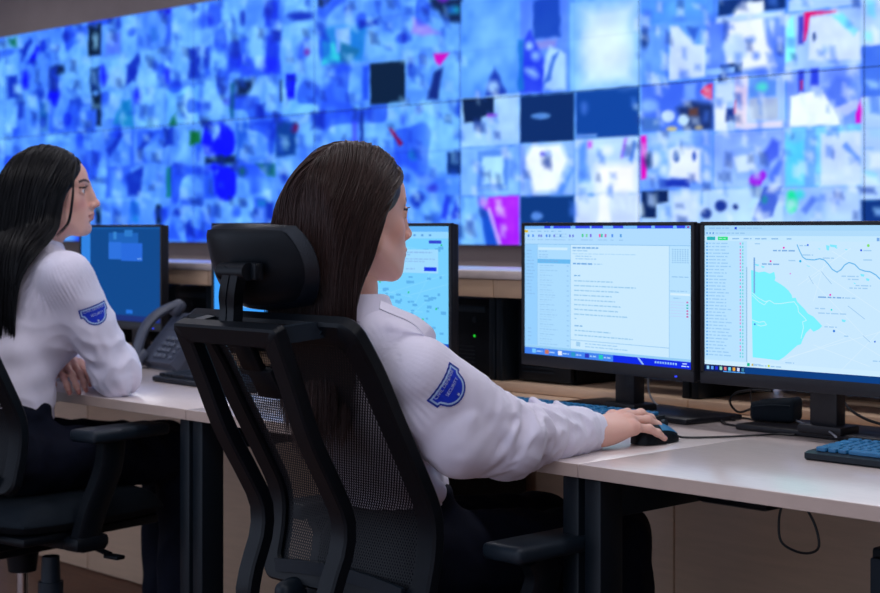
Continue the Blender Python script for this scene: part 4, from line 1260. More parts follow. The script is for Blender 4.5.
def ring(curve, outer, inner, d0, d1, bev=0.005):
    b = MB()
    n = len(outer)
    lay = []
    mx = lambda o, i, k: (o[0] + (i[0] - o[0]) * k, o[1] + (i[1] - o[1]) * k)
    for poly, dd in (([mx(o, i, 0.10) for o, i in zip(outer, inner)], d0), (outer, d0 + bev), (outer, d1 - bev), ([mx(o, i, 0.10) for o, i in zip(outer, inner)], d1),
                     ([mx(o, i, 0.90) for o, i in zip(outer, inner)], d1), (inner, d1 - bev), (inner, d0 + bev), ([mx(o, i, 0.90) for o, i in zip(outer, inner)], d0)):
        lay.append([curve.at(q, x, dd) for x, q in poly])
    vs = [p for l in lay for p in l]
    fs = []
    k = len(lay)
    for a in range(k):
        c = (a + 1) % k
        for i in range(n):
            j = (i + 1) % n
            fs.append((a * n + i, a * n + j, c * n + j, c * n + i))
    b.add(vs, fs)
    return b


def make_chair(label, loc, rz, dz=0.0, adz=0.0, ady=0.0):
    t = thing('office_chair', label, 'chair', loc, rz)
    Z = lambda z: z + dz
    # mesh back with its frame
    C1 = BackCurve([(-0.374, Z(1.004)), (-0.315, Z(0.92)), (-0.268, Z(0.836)), (-0.214, Z(0.74)), (-0.176, Z(0.665)), (-0.172, Z(0.60)), (-0.186, Z(0.53)), (-0.196, Z(0.49))])
    o_ = round_rect(0.238, 0.226, 0.0, C1.len, 0.035)
    i_ = round_rect(0.238 - 0.052, 0.226 - 0.044, 0.050, C1.len - 0.035, 0.022)
    ring(C1, o_, i_, -0.012, 0.016).build('back_frame', M['plastic'], t, True)
    nx, ns = 20, 40
    vs, fs = [], []
    for a in range(ns + 1):
        q = 0.035 + (C1.len - 0.06) * a / ns
        hw = 0.238 - 0.012 * q / C1.len - 0.040
        for c in range(nx + 1):
            u = -1 + 2 * c / nx
            vs.append(C1.at(q, u * hw, 0.004 + 0.010 * (1 - u * u)))
    for a in range(ns):
        for c in range(nx):
            fs.append((a * (nx + 1) + c, a * (nx + 1) + c + 1, (a + 1) * (nx + 1) + c + 1, (a + 1) * (nx + 1) + c))
    MB().add(vs, fs).build('back_mesh', M['weave'], t, True)
    b = MB()                                        # grey trim along the lower edge of the mesh
    lo = [C1.at(C1.len - 0.040 + 0.012 * (u * u), u * 0.175, 0.022) for u in np.linspace(-1, 1, 15)]
    b.sweep(lo, (0, 0, 1), [(0.012, 0.004), (-0.012, 0.004), (-0.012, -0.004), (0.012, -0.004)])
    b.build('lower_trim', M['plastic2'], t, True)
    # rear carrier: top bar and two spars that bend in under the seat
    C2 = BackCurve([(-0.454, Z(0.992)), (-0.41, Z(0.893)), (-0.37, Z(0.80)), (-0.318, Z(0.71)), (-0.291, Z(0.655)), (-0.293, Z(0.60)), (-0.318, Z(0.535)), (-0.325, Z(0.47)), (-0.27, Z(0.415)), (-0.16, Z(0.392))])
    o_ = round_rect(0.145, 0.125, 0.0, C2.len, 0.010)
    i_ = round_rect(0.145 - 0.042, 0.125 - 0.042, 0.036, C2.len - 0.04, 0.006)
    ring(C2, o_, i_, -0.013, 0.015, 0.004).build('back_carrier', M['plastic'], t, True)
    for s in (-1, 1):
        b = MB()
        p0, p1 = np.array(C2.at(0.018, s * 0.120, 0)), np.array(C1.at(0.022, s * 0.150, 0))
        b.sweep([p0, (p0 + p1) / 2, p1], (0, 0, 1), [(0.014, 0.012), (-0.014, 0.012), (-0.014, -0.012), (0.014, -0.012)])
        b.cyl(p1 + np.array([0, -0.018, 0.0]), p1 + np.array([0, -0.008, 0]), 0.012)
        b.build('bracket', M['plastic2'], t, True)
    # lumbar height slider
    b = MB()
    for q_, x_, w_, h_ in ((0.075, -0.075, 0.055, 0.060), (0.135, -0.060, 0.070, 0.060)):
        b.box(C1.at(q_, x_, 0.026), (w_, 0.014, h_), 0.004, rot=(0.53, 0, 0))
    b.build('lumbar_slider', M['plastic'], t, True)
    # headrest
    hx, hz, hy = -0.024, Z(1.086), -0.412
    n1, n2 = 26, 16
    def pad(d_front, d_back, hw, hh, lift):
        vs, fs = [], []
        for side, d in ((1, d_front), (-1, d_back)):
            for i in range(n1 + 1):
                for k in range(n2 + 1):
                    u, v = -1 + 2 * i / n1, -1 + 2 * k / n2
                    # square to squircle
                    uu = u * math.sqrt(1 - v * v * 0.34)
                    vv = v * math.sqrt(1 - u * u * 0.20)
                    e = max(0.0, (1 - abs(u) ** 5) * (1 - abs(v) ** 5)) ** 0.5
                    th = d * e * side
                    x = uu * hw * (0.955 + 0.045 * vv * abs(vv))
                    z = vv * hh + 0.006 * uu * uu
                    y = hy + 0.050 * uu * uu + 0.018 * vv * vv * (1 if vv < 0 else 0.3) - 0.02 * vv + th + lift
                    vs.append((x + hx, y, hz + z))
        m = (n1 + 1) * (n2 + 1)
        for s in range(2):
            for i in range(n1):
                for k in range(n2):
                    a = s * m + i * (n2 + 1) + k
                    f = (a, a + n2 + 1, a + n2 + 2, a + 1)
                    fs.append(f if s else f[::-1])
        idx = [i * (n2 + 1) for i in range(n1 + 1)] + [n1 * (n2 + 1) + k for k in range(1, n2 + 1)] + [i * (n2 + 1) + n2 for i in range(n1 - 1, -1, -1)] + [k for k in range(n2 - 1, 0, -1)]
        for a, c in zip(idx, idx[1:] + idx[:1]):
            fs.append((a, c, m + c, m + a))
        return MB().add(vs, fs)
    pad(0.032, 0.012, 0.148, 0.075, 0.012).build('headrest_cushion', M['leather'], t, True)
    pad(0.006, 0.008, 0.132, 0.066, -0.008).build('headrest_shell', M['plastic'], t, True)
    b = MB()
    b.cyl((hx - 0.004, hy - 0.030, hz - 0.006), (hx + 0.070, hy - 0.030, hz - 0.006), 0.015, n=18)
    b.box((hx + 0.040, hy - 0.016, hz - 0.006), (0.085, 0.02, 0.030), 0.005)
    b.build('headrest_pivot', M['plastic'], t, True)
    arm = spline([(-0.012, -0.437, Z(0.985)), (-0.012, -0.435, Z(1.015)), (-0.010, -0.438, Z(1.030)), (0.000, -0.443, Z(1.048)), (0.014, hy - 0.034, hz - 0.004)], 16)
    MB().sweep(arm, (1, 0, 0), [(0.020, 0.010), (-0.020, 0.010), (-0.020, -0.010), (-0.002, -0.010), (-0.002, -0.008), (0.002, -0.008), (0.002, -0.010), (0.020, -0.010)]).build('headrest_arm', M['plastic'], t, True)
    # seat
    sz = Z(0.462)
    b = MB()
    n1, n2 = 24, 24
    vs, fs = [], []
    for s in (1, -1):
        for i in range(n1 + 1):
            for k in range(n2 + 1):
                u, v = -1 + 2 * i / n1, -1 + 2 * k / n2
                uu = u * math.sqrt(1 - v * v * 0.22)
                vv = v * math.sqrt(1 - u * u * 0.22)
                e = max(0.0, (1 - abs(u) ** 8) * (1 - abs(v) ** 8)) ** 0.5
                zz = -0.048 + (0.048 if s > 0 else -0.028) * e - (0.016 * max(0, vv - 0.5) ** 2 * 4) + (0.008 * uu * uu if s > 0 else 0)
                vs.append((uu * 0.252, 0.045 + vv * 0.245, sz + zz))
    m = (n1 + 1) * (n2 + 1)
    for s in range(2):
        for i in range(n1):
            for k in range(n2):
                a = s * m + i * (n2 + 1) + k
                f = (a, a + n2 + 1, a + n2 + 2, a + 1)
                fs.append(f[::-1] if s else f)
    idx = [i * (n2 + 1) for i in range(n1 + 1)] + [n1 * (n2 + 1) + k for k in range(1, n2 + 1)] + [i * (n2 + 1) + n2 for i in range(n1 - 1, -1, -1)] + [k for k in range(n2 - 1, 0, -1)]
    for a, c in zip(idx, idx[1:] + idx[:1]):
        fs.append((a, m + a, m + c, c))
    b.add(vs, fs).build('seat', M['fabric'], t, True)
    MB().box((0, 0.04, sz - 0.083), (0.44, 0.42, 0.022), 0.008).build('seat_pan', M['plastic'], t, True)
    b = MB().box((0, 0.0, sz - 0.118), (0.16, 0.26, 0.055), 0.012).box((0, -0.13, sz - 0.10), (0.24, 0.10, 0.035), 0.008)
    b.cyl((0, 0, sz - 0.20), (0, 0, sz - 0.14), 0.034, 0.042)
    b.build('tilt_mechanism', M['plastic'], t, True)
    b = MB().cyl((0.150, -0.035, sz - 0.205), (0.150, -0.035, sz - 0.14), 0.024, 0.021, 12).cyl((0.150, -0.035, sz - 0.235), (0.150, -0.035, sz - 0.20), 0.030, 0.030, 12)
    b.build('tension_knob', M['plastic2'], t, True)
    b = MB().tube([(0.08, 0.05, sz - 0.12), (0.20, 0.05, sz - 0.125), (0.27, 0.045, sz - 0.135)], 0.007, 8).box((0.285, 0.044, sz - 0.138), (0.05, 0.028, 0.010), 0.004)
    b.build('height_lever', M['plastic'], t, True)
    b = MB()
    b.box((-0.12, -0.215, sz - 0.005), (0.045, 0.06, 0.10), 0.02, rot=(0.2, 0, 0), seg=4)
    b.build('recline_housing', M['plastic2'], t, True)
    # armrests
    for s in (-1, 1):
        b = MB()
        b.box((s * 0.20, -0.015, sz - 0.105), (0.17, 0.075, 0.022), 0.006)
        b.box((s * 0.258, -0.020, sz - 0.096), (0.06, 0.10, 0.035), 0.012)
        pp = spline([(s * 0.262, -0.03, sz - 0.10), (s * 0.274, -0.012, sz - 0.02), (s * 0.292, 0.018, sz + 0.075), (s * 0.294, 0.028 + ady, sz + 0.148 + adz)], 12)
        b.sweep(pp, (0, 1, 0), [(0.034, 0.012), (0.026, 0.018), (-0.026, 0.018), (-0.034, 0.012), (-0.034, -0.012), (-0.026, -0.018), (0.026, -0.018), (0.034, -0.012)])
        b.build('armrest_post', M['plastic'], t, True)
        MB().box((s * 0.294, 0.056 + ady, sz + 0.158 + adz), (0.094, 0.24, 0.030), 0.011, seg=3).build('armrest_pad', M['plastic2'], t, True)
    # gas lift and five-star base
    MB().cyl((0, 0, 0.19), (0, 0, sz - 0.18), 0.014, n=18).build('gas_lift', M['chrome'], t, True)
    MB().cyl((0, 0, 0.08), (0, 0, 0.24), 0.030, 0.024, 18).build('lift_sleeve', M['plastic'], t, True)
    for i in range(5):
        a = math.radians(18 + 72 * i)
        d = np.array([math.cos(a), math.sin(a), 0])
        side = np.array([-d[1], d[0], 0])
        pts = [d * 0.02 + [0, 0, 0.115], d * 0.12 + [0, 0, 0.112], d * 0.24 + [0, 0, 0.095], d * 0.315 + [0, 0, 0.075]]
        g = MB().sweep(spline(pts, 8), side, [(0.026, 0.014), (0.026, -0.014), (-0.026, -0.014), (-0.026, 0.014)]).build('base_leg', M['plastic'], t, True)
        cst = MB().cyl(d * 0.315 + [0, 0, 0.05], d * 0.315 + [0, 0, 0.085], 0.010)
        for s in (-1, 1):
            cst.cyl(d * 0.325 + side * s * 0.008 + [0, 0, 0.0285], d * 0.325 + side * s * 0.026 + [0, 0, 0.0285], 0.028, n=18)
        cst.build('caster', M['plastic2'], g, True)
    return t


make_chair('black mesh-back office chair with headrest, carrying the brown haired woman', (-2.2, 2.07, 0.0), 0.0, 0.0, -0.026, -0.030)
make_chair('black office chair at the left picture edge, carrying the black haired woman', (-3.55, 1.99, 0.0), math.radians(9), 0.05)

# ------------------------------------------------------------------ organic shapes: a distance field joined smoothly, then meshed


class Field:
    def __init__(s, lo, hi, h):
        s.lo, s.h = np.array(lo, float), h
        s.n = np.ceil((np.array(hi, float) - s.lo) / h).astype(int) + 1
        s.ax = [s.lo[i] + h * np.arange(s.n[i]) for i in range(3)]
        s.F = np.full(s.n, 0.15, np.float32)

    def _sub(s, lo, hi, pad):
        sl, g = [], []
        for i in range(3):
            a = max(0, int(math.floor((lo[i] - pad - s.lo[i]) / s.h)))
            b = min(s.n[i], int(math.ceil((hi[i] + pad - s.lo[i]) / s.h)) + 1)
            if b <= a:
                return None, None
            sl.append(slice(a, b))
            q = s.ax[i][a:b].astype(np.float32)
            g.append(q.reshape([-1 if k == i else 1 for k in range(3)]))
        return tuple(sl), g

    def _put(s, sl, d, k, sub):
        f = s.F[sl]
        if sub:
            h = np.clip(0.5 - 0.5 * (d + f) / k, 0, 1)
            s.F[sl] = f * (1 - h) - d * h + k * h * (1 - h)
        else:
            h = np.clip(0.5 + 0.5 * (d - f) / k, 0, 1)
            s.F[sl] = d * (1 - h) + f * h - k * h * (1 - h)

    def cone(s, a, b, ra, rb, k=0.02, sub=False):
        a, b = np.array(a, float), np.array(b, float)
        sl, g = s._sub(np.minimum(a - ra, b - rb), np.maximum(a + ra, b + rb), k * 1.2 + 3 * s.h)
        if sl is None:
            return s
        ba = b - a
        L = float(ba @ ba) + 1e-12
        px, py, pz = g[0] - a[0], g[1] - a[1], g[2] - a[2]
        t = np.clip((px * ba[0] + py * ba[1] + pz * ba[2]) / L, 0, 1)
        d = np.sqrt((px - t * ba[0]) ** 2 + (py - t * ba[1]) ** 2 + (pz - t * ba[2]) ** 2) - (ra + (rb - ra) * t)
        s._put(sl, d, k, sub)
        return s

    def ell(s, c, r, k=0.02, rot=None, sub=False):
        c, r = np.array(c, float), np.array(r, float)
        m = r.max() if rot is not None else r
        sl, g = s._sub(c - m, c + m, k * 1.2 + 3 * s.h)
        if sl is None:
            return s
        p = [g[i] - c[i] for i in range(3)]
        if rot is not None:
            Q = np.array(Euler(rot).to_matrix().transposed())
            p = [Q[i][0] * p[0] + Q[i][1] * p[1] + Q[i][2] * p[2] for i in range(3)]
        k0 = np.sqrt((p[0] / r[0]) ** 2 + (p[1] / r[1]) ** 2 + (p[2] / r[2]) ** 2)
        k1 = np.sqrt((p[0] / r[0] ** 2) ** 2 + (p[1] / r[1] ** 2) ** 2 + (p[2] / r[2] ** 2) ** 2) + 1e-9
        s._put(sl, k0 * (k0 - 1) / k1, k, sub)
        return s

    def cut(s, p, n):
        """keep the side of the plane that n points away from"""
        p, n = np.array(p, float), np.array(n, float)
        n /= np.linalg.norm(n)
        g = [s.ax[i].astype(np.float32).reshape([-1 if k == i else 1 for k in range(3)]) - p[i] for i in range(3)]
        s.F = np.maximum(s.F, g[0] * n[0] + g[1] * n[1] + g[2] * n[2])
        return s

    def mesh(s):
        F = s.F
        ins = F < 0
        nx, ny, nz = F.shape
        cnt = np.zeros((nx - 1, ny - 1, nz - 1), np.int8)
        for i in (0, 1):
            for j in (0, 1):
                for k in (0, 1):
                    cnt += ins[i:nx - 1 + i, j:ny - 1 + j, k:nz - 1 + k]
        act = (cnt > 0) & (cnt < 8)
        ijk = np.argwhere(act)
        idx = np.full(act.shape, -1, np.int64)
        idx[act] = np.arange(len(ijk))
        acc = np.zeros((len(ijk), 3))
        num = np.zeros(len(ijk))
        cs = [(i, j, k) for i in (0, 1) for j in (0, 1) for k in (0, 1)]
        for a in cs:
            for ax in range(3):
                if a[ax]:
                    continue
                b = list(a); b[ax] = 1
                fa = F[ijk[:, 0] + a[0], ijk[:, 1] + a[1], ijk[:, 2] + a[2]]
                fb = F[ijk[:, 0] + b[0], ijk[:, 1] + b[1], ijk[:, 2] + b[2]]
                c = (fa < 0) != (fb < 0)
                t = np.where(c, fa / np.where(c, fa - fb, 1), 0)
                p = np.array(a, float)[None, :].repeat(len(ijk), 0)
                p[:, ax] = t
                acc += np.where(c[:, None], p, 0)
                num += c
        V = s.lo + (ijk + acc / np.maximum(num, 1)[:, None]) * s.h
        faces = []
        for ax in range(3):
            o1, o2 = [(1, 2), (2, 0), (0, 1)][ax]
            A = [slice(1, -1)] * 3; Bs = [slice(1, -1)] * 3
            A[ax] = slice(0, -1); Bs[ax] = slice(1, None)
            fa, fb = ins[tuple(A)], ins[tuple(Bs)]
            for sgn in (True, False):
                e = np.argwhere((fa == sgn) & (fb != sgn))
                if not len(e):
                    continue
                base = e.copy()
                for q in range(3):
                    if q != ax:
                        base[:, q] += 1
                def cell(d1, d2):
                    c = base.copy()
                    c[:, o1] -= d1; c[:, o2] -= d2
                    return idx[c[:, 0], c[:, 1], c[:, 2]]
                q = np.stack([cell(1, 1), cell(0, 1), cell(0, 0), cell(1, 0)], 1)
                faces.append(q if sgn else q[:, ::-1])
        Fc = np.concatenate(faces)
        Fc = Fc[(Fc >= 0).all(1)]
        return V, Fc


def relax(V, Fc, it=2, lam=0.5):
    n = len(V)
    for _ in range(it):
        acc = np.zeros((n, 3)); c = np.zeros(n)
        for a, b in ((0, 1), (1, 2), (2, 3), (3, 0)):
            np.add.at(acc, Fc[:, a], V[Fc[:, b]]); np.add.at(c, Fc[:, a], 1)
            np.add.at(acc, Fc[:, b], V[Fc[:, a]]); np.add.at(c, Fc[:, b], 1)
        V = V * (1 - lam) + lam * acc / np.maximum(c, 1)[:, None]
    return V


def normals(V, Fc):
    n = np.cross(V[Fc[:, 2]] - V[Fc[:, 0]], V[Fc[:, 3]] - V[Fc[:, 1]])
    N = np.zeros_like(V)
    for k in range(4):
        np.add.at(N, Fc[:, k], n)
    return N / (np.linalg.norm(N, axis=1)[:, None] + 1e-12)


def noise3(p, seed=0):
    """smooth pseudo-noise, about -1..1"""
    r = np.random.default_rng(seed)
    o = np.zeros(len(p))
    for i in range(7):
        k = r.normal(size=3)
        k *= (0.6 + 0.25 * i) / np.linalg.norm(k)
        o += np.sin(p @ k * 2 * math.pi + r.uniform(0, 6.28)) / (1 + 0.35 * i)
    return o / 2.6


V3 = lambda *a: np.array(a, float)


# ------------------------------------------------------------------ heads, hands, hair
def head_field():
    """a woman's head and neck in its own axes: x right, y forward, z up, origin between the eyes' level and the ears"""
    f = Field((-0.105, -0.135, -0.235), (0.105, 0.150, 0.130), 0.0023)
    f.ell((0, -0.017, 0.030), (0.0735, 0.094, 0.084), 0.02)
    f.ell((0, 0.022, -0.025), (0.0560, 0.063, 0.085), 0.03)
    f.ell((0, 0.044, -0.070), (0.043, 0.044, 0.040), 0.03)
    f.ell((0, 0.082, -0.100), (0.018, 0.015, 0.014), 0.022)
    f.ell((0, 0.062, 0.034), (0.036, 0.019, 0.026), 0.03)
    for s in (-1, 1):
        f.cone((s * 0.056, 0.005, -0.062), (s * 0.022, 0.066, -0.100), 0.016, 0.013, 0.025)
        f.ell((s * 0.034, 0.058, -0.030), (0.018, 0.016, 0.018), 0.022)
        f.cone((s * 0.012, 0.085, 0.018), (s * 0.044, 0.064, 0.019), 0.0060, 0.005, 0.014)
    for s in (-1, 1):
        f.ell((s * 0.031, 0.096, 0.000), (0.019, 0.018, 0.011), 0.014, sub=True)
        f.ell((s * 0.031, 0.0715, -0.001), (0.0135, 0.0125, 0.0125), 0.003)
        f.cone((s * 0.019, 0.081, 0.005), (s * 0.031, 0.0842, 0.008), 0.0028, 0.003, 0.004)
        f.cone((s * 0.031, 0.0842, 0.008), (s * 0.044, 0.076, 0.003), 0.003, 0.0026, 0.004)
        f.cone((s * 0.021, 0.081, -0.008), (s * 0.043, 0.076, -0.006), 0.0024, 0.0022, 0.005)
    f.ell((0, 0.074, -0.064), (0.031, 0.0185, 0.026), 0.022)
    f.ell((0, 0.088, -0.020), (0.0125, 0.0145, 0.024), 0.012)
    f.cone((0, 0.085, 0.016), (0, 0.105, -0.030), 0.0075, 0.0085, 0.012)
    f.ell((0, 0.1105, -0.034), (0.0088, 0.0085, 0.0080), 0.008)
    for s in (-1, 1):
        f.ell((s * 0.0115, 0.100, -0.038), (0.0070, 0.0085, 0.0065), 0.007)
        f.ell((s * 0.006, 0.106, -0.043), (0.0028, 0.004, 0.003), 0.003, sub=True)
    f.cone((0, 0.098, -0.046), (0, 0.096, -0.055), 0.005, 0.007, 0.010)
    f.ell((0, 0.0945, -0.0615), (0.0215, 0.0095, 0.0058), 0.006)
    f.ell((0, 0.0930, -0.0720), (0.0190, 0.0100, 0.0066), 0.006)
    f.cone((-0.022, 0.092, -0.0665), (0.022, 0.092, -0.0665), 0.0018, 0.0018, 0.003, sub=True)
    f.cone((0, 0.103, -0.0665), (0, 0.100, -0.0665), 0.002, 0.002, 0.003, sub=True)
    f.ell((0, 0.098, -0.083), (0.014, 0.006, 0.003), 0.008, sub=True)
    for s in (-1, 1):                               # ears
        f.ell((s * 0.074, -0.012, -0.006), (0.0075, 0.018, 0.030), 0.006, rot=(0.2, 0, s * -0.35))
        f.ell((s * 0.080, -0.008, -0.004), (0.006, 0.010, 0.018), 0.004, rot=(0.2, 0, s * -0.35), sub=True)
    f.cone((0, -0.022, -0.050), (0, -0.034, -0.225), 0.0500, 0.0535, 0.03)
    return f


HEAD_V, HEAD_F = head_field().mesh()
HEAD_V = relax(HEAD_V, HEAD_F, 2, 0.4)
SKIN = (226, 176, 160)


def head_colours(V, lips=(196, 128, 118), iris=(70, 46, 34)):
    c = np.tile(np.array(SKIN, float), (len(V), 1))

    def blend(m, rgb):
        nonlocal c
        m = np.clip(m, 0, 1)[:, None]
        c = c * (1 - m) + np.array(rgb, float) * m
    x, y, z = V[:, 0], V[:, 1], V[:, 2]
    ax = np.abs(x)
    blend(0.35 * np.exp(-(((ax - 0.040) / 0.016) ** 2 + ((z + 0.036) / 0.016) ** 2)) * (y > 0.03), (222, 120, 108))
    blend(0.4 * np.exp(-((x / 0.010) ** 2 + ((z + 0.036) / 0.010) ** 2)) * (y > 0.09), (222, 120, 108))
    lip = ((ax / 0.023) ** 2 + ((z + 0.0665) / 0.0105) ** 2 < 1) & (y > 0.080)
    blend(lip * 0.85, lips)
    bz = 0.0225 + 0.004 * np.clip((ax - 0.014) / 0.014, 0, 1) - 0.005 * np.clip((ax - 0.034) / 0.014, 0, 1)
    blend(((np.abs(z - bz) < 0.0034) & (ax > 0.012) & (ax < 0.049) & (y > 0.05)) * 0.85, (46, 30, 28))
    for s in (-1, 1):
        e = np.array([s * 0.031, 0.0715, -0.001])
        d = np.linalg.norm((V - e) / np.array([0.0135, 0.0125, 0.0125]), axis=1)
        eye = (d < 1.07) & (np.abs(z + 0.0005) < 0.0062) & (y > 0.074)
        blend(eye, (225, 222, 225))
        di = np.hypot(x - s * 0.031, z + 0.001)
        blend(eye & (di < 0.0062), iris)
        blend(eye & (di < 0.003), (10, 8, 8))
        blend(((np.abs(z - 0.0068) < 0.0022) & (np.abs(x - s * 0.031) < 0.014) & (y > 0.07)) * 0.8, (26, 18, 18))
    return lin(np.clip(c, 0, 255))


def head_matrix(pos, yaw, pitch, sc):
    return Matrix.Translation(Vector(pos)) @ Matrix.Rotation(yaw, 4, 'Z') @ Matrix.Rotation(pitch, 4, 'X') @ Matrix.Diagonal((*(sc if isinstance(sc, tuple) else (sc, sc, sc)), 1))


def xf(Mx, V):
    A = np.array(Mx)
    return V @ A[:3, :3].T + A[:3, 3]


def hand_mesh(wrist, dist, up, right, flex, spread, thumb=(0, 0, 0), size=1.0, stub=0.09, nails=(206, 140, 128)):
    """right=+1 for a right hand. dist points to the fingers, up is the back of the hand. flex: 4 x (mcp, pip, dip) degrees"""
    mcp = [(-0.0255, 0.086, 0.0), (-0.0065, 0.091, 0.003), (0.013, 0.086, 0.001), (0.0305, 0.077, -0.005)]
    seg = [(0.041, 0.025, 0.020), (0.046, 0.028, 0.021), (0.042, 0.027, 0.021), (0.033, 0.020, 0.019)]
    rad = [(0.0092, 0.0082, 0.0074, 0.0062), (0.0094, 0.0084, 0.0075, 0.0063), (0.0090, 0.0080, 0.0071, 0.0060), (0.0080, 0.0071, 0.0063, 0.0054)]
    f = Field((-0.085, -stub - 0.01, -0.11), (0.085, 0.20, 0.05), 0.0017)
    f.cone((0, -stub, 0), (0, 0.0, 0), 0.030, 0.0215, 0.01)
    f.cone((-0.009, -0.01, 0), (-0.009, 0.004, 0), 0.0175, 0.0175, 0.015)
    f.cone((0.009, -0.01, 0), (0.009, 0.004, 0), 0.0175, 0.0175, 0.015)
    for i, m in enumerate(mcp):
        f.cone((m[0] * 0.55, 0.004, -0.002), (m[0], m[1], m[2] - 0.003), 0.0155, 0.0118, 0.014)
    f.ell((-0.020, 0.032, -0.012), (0.015, 0.032, 0.014), 0.014, rot=(0, 0, 0.35))
    f.ell((0.024, 0.030, -0.010), (0.012, 0.032, 0.013), 0.014)
    tips = []
    for i, m in enumerate(mcp):
        p = np.array(m, float)
        a = 0.0
        sp = math.radians(spread[i])
        g = Field(f.lo, f.lo + f.h, f.h)
        g.n, g.ax = f.n, f.ax
        g.F = np.full(f.n, 0.15, np.float32)
        prev = p
        d = None
        for j in range(3):
            a -= math.radians(flex[i][j])
            d = np.array([math.sin(sp) * math.cos(a), math.cos(sp) * math.cos(a), math.sin(a)])
            q = prev + d * seg[i][j]
            g.cone(prev, q, rad[i][j], rad[i][j + 1], 0.004)
            if j < 2:
                g.ell(q + np.array([0, 0, 0.0006]), (rad[i][j + 1] * 1.04,) * 3, 0.003)
            prev = q
        n = np.cross(np.array([math.cos(sp), -math.sin(sp), 0]), d)
        tips.append((prev, d, n))
        g.ell(mcp[i] + np.array([0, 0, 0.002]), (0.0105, 0.011, 0.0105), 0.006)
        h = np.clip(0.5 + 0.5 * (g.F - f.F) / 0.005, 0, 1)
        f.F = g.F * (1 - h) + f.F * h - 0.005 * h * (1 - h)
    tp = [V3(-0.020, 0.018, -0.012), V3(-0.041, 0.050, -0.020), V3(-0.050, 0.078, -0.026), V3(-0.050, 0.104, -0.030)]
    tp = [tp[0]] + [q + np.array(thumb) * k for q, k in zip(tp[1:], (0.5, 0.8, 1.0))]
    f.cone(tp[0], tp[1], 0.0150, 0.0108, 0.014)
    f.cone(tp[1], tp[2], 0.0104, 0.0092, 0.005)
    f.cone(tp[2], tp[3], 0.0092, 0.0068, 0.005)
    td = (tp[3] - tp[2]) / np.linalg.norm(tp[3] - tp[2])
    tips.append((tp[3], td, np.cross(td, np.cross(V3(-0.4, 0, 1), td))))
    V, Fc = f.mesh()
    V = relax(V, Fc, 1, 0.4)
    nail = np.zeros(len(V), bool)
    for p, d, n in tips:
        n = n / (np.linalg.norm(n) + 1e-9)
        if n[2] < 0 and abs(n[2]) > 0.3:
            n = -n
        c = p - d * 0.001 + n * 0.004
        r = V - c
        nail |= (np.abs(r @ d) < 0.0065) & ((r @ n) > -0.0006) & (np.linalg.norm(r, axis=1) < 0.0085)
    e2 = np.array(dist, float); e2 /= np.linalg.norm(e2)
    e3 = np.array(up, float); e3 -= e2 * (e3 @ e2); e3 /= np.linalg.norm(e3)
    e1 = np.cross(e2, e3)                            # little-finger side of a right hand
    B = np.stack([e1 * right, e2, e3], 0)
    Wv = (V * size) @ B + np.array(wrist, float)
    if right < 0:
        Fc = Fc[:, ::-1]
    c = np.tile(np.array(SKIN, float), (len(V), 1))
    kn = np.zeros(len(V))
    for m in mcp:
        kn = np.maximum(kn, np.exp(-(np.linalg.norm(V - np.array(m), axis=1) / 0.012) ** 2))
    c = c * (1 - 0.25 * kn[:, None]) + np.array((206, 120, 104.0)) * 0.25 * kn[:, None]
    c[nail] = nails
    return Wv, Fc, lin(c)


